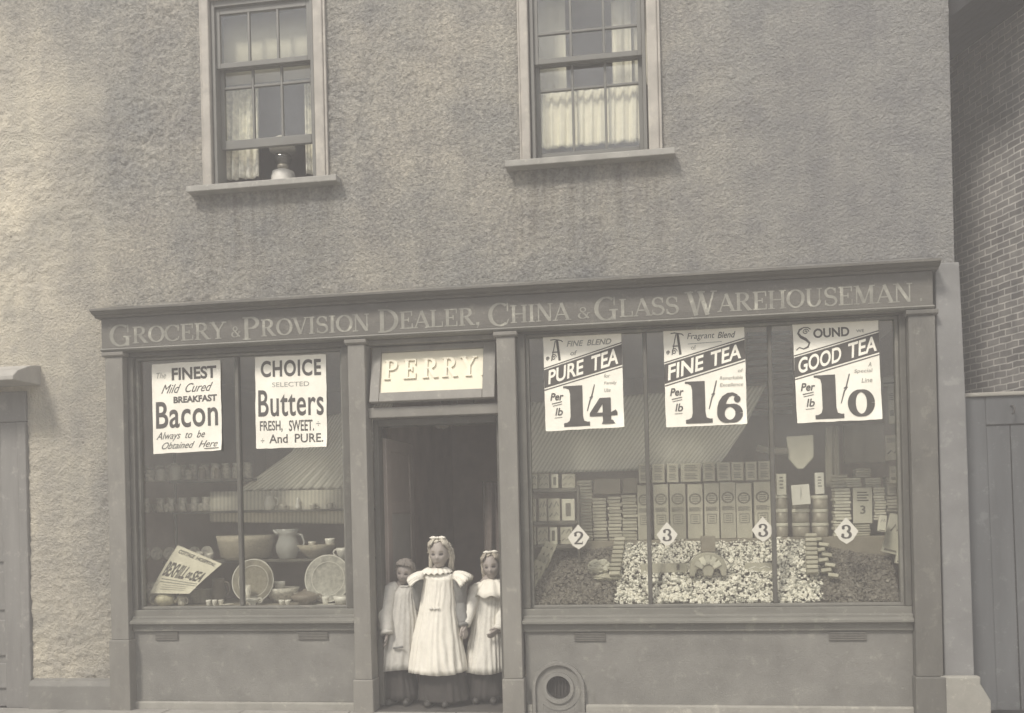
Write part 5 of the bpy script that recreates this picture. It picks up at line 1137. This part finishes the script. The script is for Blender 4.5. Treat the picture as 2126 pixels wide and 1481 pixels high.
# ================================================================== the three girls in the doorway
def skin_mat(name, c):
    return mat(name, c, .55, .06, 30., .05, 120, .3)
EYE_M = mat('eye dark', (.06, .05, .045), .4, .1, 5.); LIP = mat('lips', (.27, .22, .19), .6, .1, 30.)
BROW = mat('brow', (.2, .17, .13), .8, .1, 30.)
STOCK = mat('black wool stockings', (.105, .095, .085), .9, .15, 60., .2, 200, .1); BOOT = mat('boot leather', (.05, .046, .04), .5, .2, 20.)
DRESSD = mat('grey wool dress', (.2, .195, .18), .9, .15, 50., .3, 160, .1)
PINA = mat('white cotton pinafore', (.74, .70, .6), .9, .05, 25., .25, 140, .1)
SMOCK = mat('checked pale smock', (.47, .45, .4), .9, .1, 40., .3, 150, .1)
FROCK = mat('pale cotton frock', (.66, .63, .55), .9, .08, 40., .3, 150, .1)
UNDER = mat('dark petticoat', (.055, .05, .045), .9, .1, 30., .2, 100, .1)
FLR = .02
def figure(name, label, base, sh, hh, head_c, head_rot, arms, skin, hair, hair_kind, bow):
    """one continuous body; local z up from the soles, -y towards the street. arms: list of (shoulder, elbow, wrist, finger direction)"""
    o = thing(name, label, 'person', base)
    g = MB(); k = hh/.21; hc = Vector(head_c); HM = Matrix.Translation(hc) @ head_rot.to_4x4()
    def face(d, p):
        x, y, z = p
        if d.z < 0: x *= 1-.34*(-d.z)**1.6; 
        if d.y > 0 and d.z < -.2: y *= 1-.55*min(1, (-d.z-.2)/.6)
        if d.y < 0:
            y *= .96
            for ex in (-.031*k, .031*k):
                y += .013*k*math.exp(-((x-ex)/(.016*k))**2-((z-.004*k)/(.011*k))**2)
            y -= .017*k*math.exp(-(x/(.0085*k))**2-((z+.026*k)/(.016*k))**2)
            y -= .006*k*math.exp(-(x/(.02*k))**2-((z+.056*k)/(.009*k))**2)
            y += .004*k*math.exp(-(x/(.02*k))**2-((z+.071*k)/(.007*k))**2)
            y -= .010*k*math.exp(-(x/(.02*k))**2-((z+.090*k)/(.012*k))**2)
            for ex in (-.04*k, .04*k): y -= .006*k*math.exp(-((x-ex)/(.018*k))**2-((z+.03*k)/(.02*k))**2)
        return Vector((x, y, z))
    g.ell((0, 0, 0), (.070*k, .088*k, .108*k), 56, 44, 0, face, HM)
    g.v = g.v[:-0] if False else g.v
    for sx in (-1, 1): g.ell(HM @ Vector((sx*.069*k, .012*k, -.012*k)), (.009*k, .017*k, .026*k), 12, 10)
    neck_b = Vector((0, .012, sh+.015))
    g.chain([hc+Vector((0, .02*k, -.07*k)), neck_b], [.038*k, .043*k], 14)
    hip = .5*(sh/.8)
    def torso(z, rx, ry): return z, rx, ry
    prof = [(hip-.06, .10, .085), (hip+.03, .105, .085), (hip+.14, .088, .075), (sh-.10, .10, .075), (sh-.03, .09, .058), (sh+.012, .045, .04)]
    vs = []; fs = []; n = 24
    for z, rx, ry in prof:
        for j in range(n): a = 2*math.pi*j/n; vs.append((rx*math.cos(a), ry*math.sin(a)+.005, z))
    for i in range(len(prof)-1):
        for j in range(n): a, b = i*n+j, i*n+(j+1) % n; fs.append((a, b, b+n, a+n))
    fs += [tuple(range(n-1, -1, -1)), tuple(range((len(prof)-1)*n, len(prof)*n))]; g.raw(vs, fs)
    for sx in (-1, 1):
        g.chain([(sx*.055, .005, hip-.03), (sx*.058, -.008, hip*.52), (sx*.058, .012, .06)], [.07, .044, .028], 14)
        g.chain([(sx*.058, .015, .03), (sx*.068, -.10, .022)], [.028, .022], 12)
    for shd, elb, wri, fd, side in arms:
        shd, elb, wri, fd, side = map(Vector, (shd, elb, wri, fd, side)); fd.normalize(); side = (side-fd*side.dot(fd)).normalized()
        g.chain([(shd.x*.5, .01, sh-.03), shd], [.038, .042], 14); g.chain([shd, elb, wri], [.042, .032, .021], 14)
        pc = wri+fd*.036; nrm = fd.cross(side)
        for s_ in (-.016, -.005, .006, .016): g.capsule(wri+fd*.012+side*s_*.7, wri+fd*.058+side*s_, .012, .0095, 10)
        for s_, L in ((-.0205, .04), (-.007, .05), (.007, .054), (.0205, .048)):
            a = wri+fd*.06+side*s_; b = a+fd*L*.5+nrm*.004+side*s_*.12; c_ = b+fd*L*.42+nrm*.014; g.chain([a, b, c_], [.0078, .0072, .006], 8)
        a = wri+fd*.02+side*.016; b = a+fd*.022+side*.018+nrm*.008; c_ = b+fd*.024+side*.004+nrm*.01; g.chain([a, b, c_], [.0105, .009, .007], 8)
    t = g.build('tmp', skin, None); md = t.modifiers.new('r', 'REMESH'); md.mode = 'VOXEL'; md.voxel_size = .0042; md.use_smooth_shade = True
    sm = t.modifiers.new('s', 'SMOOTH'); sm.factor = .5; sm.iterations = 2
    me = evaluated(t); bpy.data.objects.remove(t); me.name = 'body'
    me.materials.clear()
    for mm in (skin, EYE_M, LIP, STOCK, BROW): me.materials.append(mm)
    inv = HM.inverted()
    for p in me.polygons:
        c = p.center; mi = 0
        if c.z < hip-.02: 
            if abs(c.x) < .13 and c.z < hip*.9: mi = 3
            for shd, elb, wri, fd, side in arms:
                if (Vector(wri)-c).length < .17: mi = 0
        else:
            q = (inv @ c)/k
            if q.y < -.055 and abs(q.z) < .14:
                for ex in (-.031, .031):
                    if ((q.x-ex)/.0155)**2+((q.z-.002)/.0085)**2 < 1: mi = 1
                    if ((q.x-ex)/.017)**2+((q.z-.024-.3*(.017-abs(q.x-ex))*.3)/.005)**2 < 1: mi = 4
                if (q.x/.021)**2+((q.z+.0575)/.0068)**2 < 1: mi = 2
        p.material_index = mi; p.use_smooth = True
    b = bpy.data.objects.new('body', me); COL.objects.link(b); b.parent = o
    # hair: a cap of strands set back from the face
    g = MB()
    def hf(d, p):
        s = 1+.05*noise.noise(Vector((d.x*9, d.y*9, d.z*4)))+.04*noise.noise(Vector((d.x*24, d.y*24, d.z*5)))
        x, y, z = p*s
        if d.z < -.1: x *= 1-.25*(-d.z); 
        if d.y < -.2 and d.z < .66+.06*math.sin(d.x*9): y = y*(.35 if d.z < .35 else .6)
        return Vector((x, y, z))
    g.ell((0, .014*k, .022*k), (.087*k, .094*k, .108*k), 60, 44, 0, hf, HM)
    rnd = random.Random(int(hh*1000))
    lo_a = .62 if hair_kind == 'long' else 0.
    # front fringe and side strands
    for i in range(46 if hair_kind != 'short' else 30):
        a = rnd.uniform(lo_a, 1.3)*rnd.choice((-1, 1)); x = .078*k*math.sin(a); y = -.072*k*math.cos(a)
        top = HM @ Vector((x*.55, y*.62, .118*k+rnd.uniform(-.004, .004)*k))
        mid = HM @ Vector((x*1.0, y*1.14, (.082+rnd.uniform(-.006, .004))*k)); end = HM @ Vector((x*1.09, y*1.17 if abs(a) < .8 else y*.9, (.078-.075*max(0, abs(a)-.6)+rnd.uniform(-.006, .008))*k))
        g.tube([top, mid, end], [.007*k, .0075*k, .003*k], 6)
    for i in range(70):      # loose wisps and curls round the cap
        t_ = rnd.uniform(.15, math.pi-.15); ph = rnd.uniform(-.25, math.pi+.25)
        d = Vector((math.cos(t_), math.sin(ph-.2)*.35, math.sin(t_)*.95-.12+.0*ph)); c0 = Vector((d.x*.084*k, .02*k+d.y*.06*k, .022*k+d.z*.1*k))
        P = [HM @ (c0+Vector((math.cos(q*1.9+i)*.008*k, math.sin(q*1.4+i)*.008*k, -.012*k*q+.01*k))+Vector((d.x, 0, d.z))*(.004*k*q)) for q in range(4)]
        g.tube(P, [.006*k, .0055*k, .0045*k, .002*k], 5)
    if hair_kind == 'long':
        for sx in (-1, 1):
            for i in range(12):
                x0 = sx*(.066+rnd.uniform(-.008, .014))*k; y0 = rnd.uniform(.025, .085)*k
                P = [HM @ Vector((x0, y0, .03*k)), HM @ Vector((x0*1.12, y0+.005, -.04*k)), HM @ Vector((x0*1.1+rnd.uniform(-.012, .012), y0+.015, -.10*k)), HM @ Vector((x0*1.05+rnd.uniform(-.016, .016), y0+.02, -(.125+rnd.uniform(0, .035))*k))]
                g.tube(P, [.012*k, .013*k, .011*k, .004*k], 7)
    g.build('hair', hair, o, local=True)
    if bow:
        g = MB()
        for sx in (-1, 1): g.ell(HM @ Vector((sx*.032*k+bow[0], -.035*k, .125*k)), (.032*k, .012*k, .014*k), 14, 8, 0, lambda d, p: Vector((p.x, p.y, p.z*(1-.5*abs(d.x)))))
        g.ell(HM @ Vector((bow[0], -.04*k, .125*k)), (.01*k, .014*k, .011*k), 10, 8); g.build('hair_bow', PINA, o, local=True)
    # boots
    for sx in (-1, 1):
        g = MB(); g.chain([(sx*.058, .012, .15), (sx*.058, .016, .055)], [.041, .036], 14); g.chain([(sx*.058, .02, .036), (sx*.063, -.055, .032), (sx*.07, -.115, .026)], [.037, .036, .027], 14)
        g.v = [(a, b_, max(c_, .0)) for a, b_, c_ in g.v]; g.build('boot', BOOT, o, local=True)
    return o
def loft(o, name, m, rings, pleats=20, n=150, seed=1, thick=.003, tooth=0):
    """cloth from rings (z, cx, cy, rx, ry, fold depth)"""
    g = MB(); vs = []; fs = []; steps = []
    for i in range(len(rings)-1):
        for t in range(7): steps.append([a+(b-a)*(t/7) for a, b in zip(rings[i], rings[i+1])])
    steps.append(list(rings[-1]))
    for s, (z, cx, cy, rx, ry, f) in enumerate(steps):
        for j in range(n):
            a = 2*math.pi*j/n
            w_ = math.sin(pleats*a+1.6*noise.noise(Vector((math.cos(a)*1.5, math.sin(a)*1.5, seed+z*1.4)))*3)+.5*math.sin(pleats*.45*a+seed)
            w2 = noise.noise(Vector((math.cos(a)*3, math.sin(a)*3, z*7+seed)))*.5
            r = 1+f*(w_*.42+w2*1.5)
            cr = .0045*noise.noise(Vector((math.cos(a)*rx*26, math.sin(a)*26*ry, z*15+seed)))+.003*noise.noise(Vector((math.cos(a)*rx*60, math.sin(a)*60*ry, z*30+seed)))
            vs.append((cx+(rx*r+cr)*math.cos(a), cy+(ry*r+cr)*math.sin(a), z+(.006*math.sin(3*a+seed) if s == len(steps)-1 else 0)))
    for i in range(len(steps)-1):
        for j in range(n): a, b = i*n+j, i*n+(j+1) % n; fs.append((a, b, b+n, a+n))
    g.raw(vs, fs, 0, True); ob = g.build(name, m, o, local=True); solid(ob, thick, 1); return ob
def sleeve(o, name, m, pts, rads, cuff=None, seed=0, neck=True):
    g = MB(); P = [Vector(p) for p in pts]
    if neck: P = [Vector((P[0].x*.42, .01, P[0].z+.012))]+P; rads = [rads[0]*.9]+list(rads)
    Q = []; RR = []
    for i in range(len(P)-1):
        for t in range(8): Q.append(P[i].lerp(P[i+1], t/8)); RR.append(rads[i]+(rads[i+1]-rads[i])*t/8)
    Q.append(P[-1]); RR.append(rads[-1])
    RR = [r*(1+.10*noise.noise(Vector((i*.8, seed, 0)))) for i, r in enumerate(RR)]
    g.tube(Q, RR, 26)
    g.v = [tuple(Vector(v)+Vector((noise.noise(Vector(v)*22), noise.noise(Vector(v)*22+Vector((5, 0, 0))), noise.noise(Vector(v)*18+Vector((0, 9, 0)))))*.006) for v in g.v]
    s = g.build(name, m, o, local=True)
    if cuff:
        g = MB(); d = (P[-1]-P[-2]).normalized(); g.tube([P[-1]-d*.012, P[-1]+d*.014], [cuff, cuff*1.08], 22); g.build('cuff', m, s, local=True)
    return s
def frill(o, name, m, path, w_, waves, amp, drop=.5, nrm=None):
    """ruffle along a path, flaring outward (list of (pos, outward dir))"""
    vs = []; fs = []; n = len(path)
    for i, (p, d) in enumerate(path):
        p, d = Vector(p), Vector(d).normalized()
        for j in range(6):
            t = j/5; wv = amp*math.sin(i/n*2*math.pi*waves)*t; wv2 = amp*.8*math.cos(i/n*2*math.pi*waves*1.3)*t
            vs.append(p+d*(w_*t+wv*.4)+Vector((0, 0, -drop*w_*t*t+wv))+Vector((0, -wv2*.5, 0)))
    for i in range(n-1):
        for j in range(5): q = i*6+j; fs.append((q, q+1, q+7, q+6))
    g = MB(); g.raw(vs, fs, 0, True); ob = g.build(name, m, o, local=True); solid(ob, .003, 0); return ob
def LP(base, px, py, dy=0.):     # photo point -> local coordinates of a figure standing at base
    p = pt(px, py, base[1]+dy); return Vector((p.x-base[0], dy, p.z-base[2]))
Z3 = lambda zx, zy: (720+zx/3.692, 1080+zy/3.692)

# ---- tallest girl, middle, white pinafore
bm = (at(912, 1440, .16)[0], .16, FLR); L = lambda zx, zy, dy=0.: LP(bm, *Z3(zx, zy), dy)
shz_ = L(715, 415).z; hc = L(712, 258); hc.y = -.015
armL = [L(868, 440, .0), L(866, 640, .03), L(893, 800, -.05)]; armR = [L(565, 440, .0), L(556, 640, .07), L(545, 800, .13)]
girl = figure('person', 'tallest girl in a white ruffled pinafore, standing in the middle of the doorway', bm, shz_, .218, hc, Matrix.Rotation(R(4), 3, 'X'),
  [(armL[0], armL[1], armL[2], L(908, 860, -.06)-armL[2], (-.6, -1, 0)), (armR[0], armR[1], armR[2], (0, .1, -1), (0, -1, 0))], skin_mat('fair skin', (.33, .29, .25)), mat('fair hair', (.5, .455, .365), .6, .2, 40., .5, 90, .3, stretch=(3, 3, .6)), 'long', (0, 0))
zh = L(700, 1160).z; cx = L(706, 0).x; zw = L(700, 690).z; zu = L(700, 500).z; zc = L(700, 400).z
loft(girl, 'dress', DRESSD, [(shz_+.005, 0, .008, .062, .055, .0), (shz_-.02, 0, .008, .125, .07, .01), (zu, 0, .01, .112, .085, .02), (zw, 0, .015, .12, .09, .03), (zh+.02, cx+.02, .03, .145, .11, .03)], 22, seed=4)
loft(girl, 'petticoat', UNDER, [(zh+.15, cx, .02, .15, .12, .03), (zh-.12, cx, .02, .19, .14, .06), (.04, cx, .02, .2, .145, .07)], 16, seed=8)
hl, hr = L(480, 1160).x, L(914, 1160).x; wl, wr = L(556, 690).x, L(842, 690).x; ul, ur = L(586, 500).x, L(832, 500).x
loft(girl, 'pinafore', PINA, [(shz_+.016, 0, .008, .066, .058, .0), (shz_-.0, 0, .008, .14, .09, .01), ((zc+zu)/2, (ul+ur)/2, .0, (ur-ul)/2*.98, .098, .02), (zu, (ul+ur)/2, .0, (ur-ul)/2, .10, .04), (zw, (wl+wr)/2, .0, (wr-wl)/2, .12, .05), (L(700, 900).z, (L(512, 900).x+L(878, 900).x)/2, .0, (L(878, 900).x-L(512, 900).x)/2, .155, .065), (zh, (hl+hr)/2, .0, (hr-hl)/2, .19, .085)], 23, seed=2)
# collar and shoulder ruffles
path = []
for i in range(73):
    a = 2*math.pi*i/72; path.append(((.058*math.cos(a), .006+.05*math.sin(a), L(715, 362).z+.005*math.sin(a)), (math.cos(a), math.sin(a), -.12)))
frill(girl, 'collar_ruffle', PINA, path, .068, 17, .009, .5)
for sx, e0, e1 in ((-1, (600, 400), (555, 470)), (1, (835, 395), (885, 465))):
    path = []
    for i in range(61):
        t = i/60; a = R(-115+230*t)       # arch over the shoulder from front to back
        sp = L(596 if sx < 0 else 838, 402); path.append(((sp.x-sx*.012+sx*.004*math.cos(a), .085*math.sin(a)*1.0, sp.z+.012-.075*(1-math.cos(a))*.55), (sx*(.55+.45*math.cos(a)), .5*math.sin(a), .05)))
    frill(girl, 'shoulder_ruffle', PINA, path, .128, 13, .017, .5)
sleeve(girl, 'sleeve', DRESSD, [armL[0], armL[1], armL[2]], [.062, .052, .036], .036, 1, False); sleeve(girl, 'sleeve', DRESSD, [armR[0], armR[1], armR[2]], [.062, .052, .036], .036, 2, False)
g = MB(); c = L(700, 668); g.ell((c.x, -.128, c.z), (.012, .008, .01), 12, 8)
for sx in (-1, 1): g.ell((c.x+sx*.026, -.127, c.z+.004), (.017, .006, .011), 12, 8)
g.build('waist_bow', FROCK, girl, local=True)

# ---- left child in a smock
bl = (at(833, 1440, .22)[0], .22, FLR); L = lambda zx, zy, dy=0.: LP(bl, *Z3(zx, zy), dy)
shz_ = L(430, 520).z; hc = L(447, 405); hc.y = -.01
aV = [L(330, 545, -.02), L(295, 720, -.09), L(306, 862, -.145)]; aH = [L(525, 560, .02), L(545, 720, .06), L(535, 850, .06)]
boy = figure('person', 'smallest child with short dark hair in a loose pale smock, standing left in the doorway', bl, shz_, .19, hc, Matrix.Rotation(R(8), 3, 'Y') @ Matrix.Rotation(R(6), 3, 'X'),
  [(aV[0], aV[1], aV[2], L(300, 960, -.15)-aV[2], (.5, -1, 0)), (aH[0], aH[1], aH[2], (0, 0, -1), (-.4, -1, 0))], skin_mat('tanned skin', (.25, .22, .195)), mat('brown hair', (.19, .168, .145), .7, .2, 40., .5, 90, .25), 'short', None)
zh = L(350, 1135).z; l0, r0 = L(206, 1110).x, L(560, 1110).x; l1, r1 = L(282, 760).x, L(560, 760).x; l2, r2 = L(335, 560).x, L(530, 560).x
loft(boy, 'smock', SMOCK, [(L(430, 497).z, L(440, 0).x, .005, .05, .045, .0), (shz_-.005, L(432, 0).x, .005, .09, .062, .02), (L(0, 570).z, (l2+r2)/2, 0, (r2-l2)/2, .085, .04), (L(0, 760).z, (l1+r1)/2, 0, (r1-l1)/2, .115, .07), (zh, (l0+r0)/2, 0, (r0-l0)/2, .15, .075)], 24, seed=5)
loft(boy, 'petticoat', UNDER, [(zh+.1, (l0+r0)/2, .01, .12, .1, .03), (.04, (l0+r0)/2+.01, .01, .165, .125, .06)], 14, seed=7)
sleeve(boy, 'sleeve', SMOCK, [aV[0]+Vector((.01, 0, .01)), aV[1], aV[2]], [.062, .064, .046], .048, 3); sleeve(boy, 'sleeve', SMOCK, [aH[0], aH[1], aH[2]], [.06, .06, .044], .046, 4)
path = [((.046*math.cos(2*math.pi*i/48)+L(440, 0).x, .006+.042*math.sin(2*math.pi*i/48), L(430, 500).z), (math.cos(2*math.pi*i/48), math.sin(2*math.pi*i/48), .1)) for i in range(49)]
frill(boy, 'neck_band', SMOCK, path, .022, 10, .003, .5)
g = MB(); a_, b_ = L(395, 962), L(470, 950); g.tube([(a_.x, -.148, a_.z), ((a_.x+b_.x)/2, -.155, (a_.z+b_.z)/2), (b_.x, -.15, b_.z)], .008, 8); g.build('pocket_edge', DRESSD, boy, local=True)

# ---- right girl half hidden by the door post
br_ = (at(1011, 1440, .3)[0], .3, FLR); L = lambda zx, zy, dy=0.: LP(br_, *Z3(zx, zy), dy)
shz_ = L(1090, 500).z; hc = L(1112, 355); hc.y = -.015
aV = [L(990, 540, -.01), L(945, 690, -.09), L(912, 790, -.17)]; aH = [L(1190, 540, .0), L(1195, 700, -.03), L(1165, 830, -.12)]
gr = figure('person', 'girl in a pale frock with cape collar, standing against the right door post', br_, shz_, .2, hc, Matrix.Rotation(R(-5), 3, 'Y') @ Matrix.Rotation(R(4), 3, 'X'),
  [(aV[0], aV[1], aV[2], L(895, 850, -.18)-aV[2], (.6, -1, 0)), (aH[0], aH[1], aH[2], L(1115, 880, -.16)-aH[2], (0, -.5, 1))], skin_mat('pale skin', (.31, .27, .235)), mat('light brown hair', (.34, .3, .235), .65, .2, 40., .5, 90, .3), 'long', (.01, 0))
zh = L(1050, 1155).z; l0, r0 = L(885, 1150).x, L(1235, 1150).x; l1, r1 = L(960, 800).x, L(1200, 800).x; l2, r2 = L(985, 590).x, L(1190, 590).x
loft(gr, 'frock', FROCK, [(shz_+.012, L(1100, 0).x, .005, .05, .045, 0), (shz_-.01, L(1092, 0).x, .005, .10, .064, .02), (L(0, 590).z, (l2+r2)/2, 0, (r2-l2)/2, .09, .03), (L(0, 800).z, (l1+r1)/2, 0, (r1-l1)/2, .12, .055), (zh, (l0+r0)/2, 0, (r0-l0)/2, .16, .065)], 24, seed=9)
loft(gr, 'petticoat', UNDER, [(zh+.1, (l0+r0)/2, .01, .13, .11, .03), (.04, (l0+r0)/2-.01, .01, .17, .13, .06)], 14, seed=3)
path = []
for i in range(73):
    a = 2*math.pi*i/72; path.append(((.047*math.cos(a)+L(1108, 0).x, .006+.046*math.sin(a), L(0, 462).z), (math.cos(a), .75*math.sin(a), -.35)))
frill(gr, 'cape_collar', PINA, path, .13, 11, .013, .6)
sleeve(gr, 'sleeve', FROCK, [aV[0], aV[1], aV[2]], [.062, .05, .036], .04, 5); sleeve(gr, 'sleeve', FROCK, [aH[0], aH[1], aH[2]], [.06, .05, .036], .04, 6)
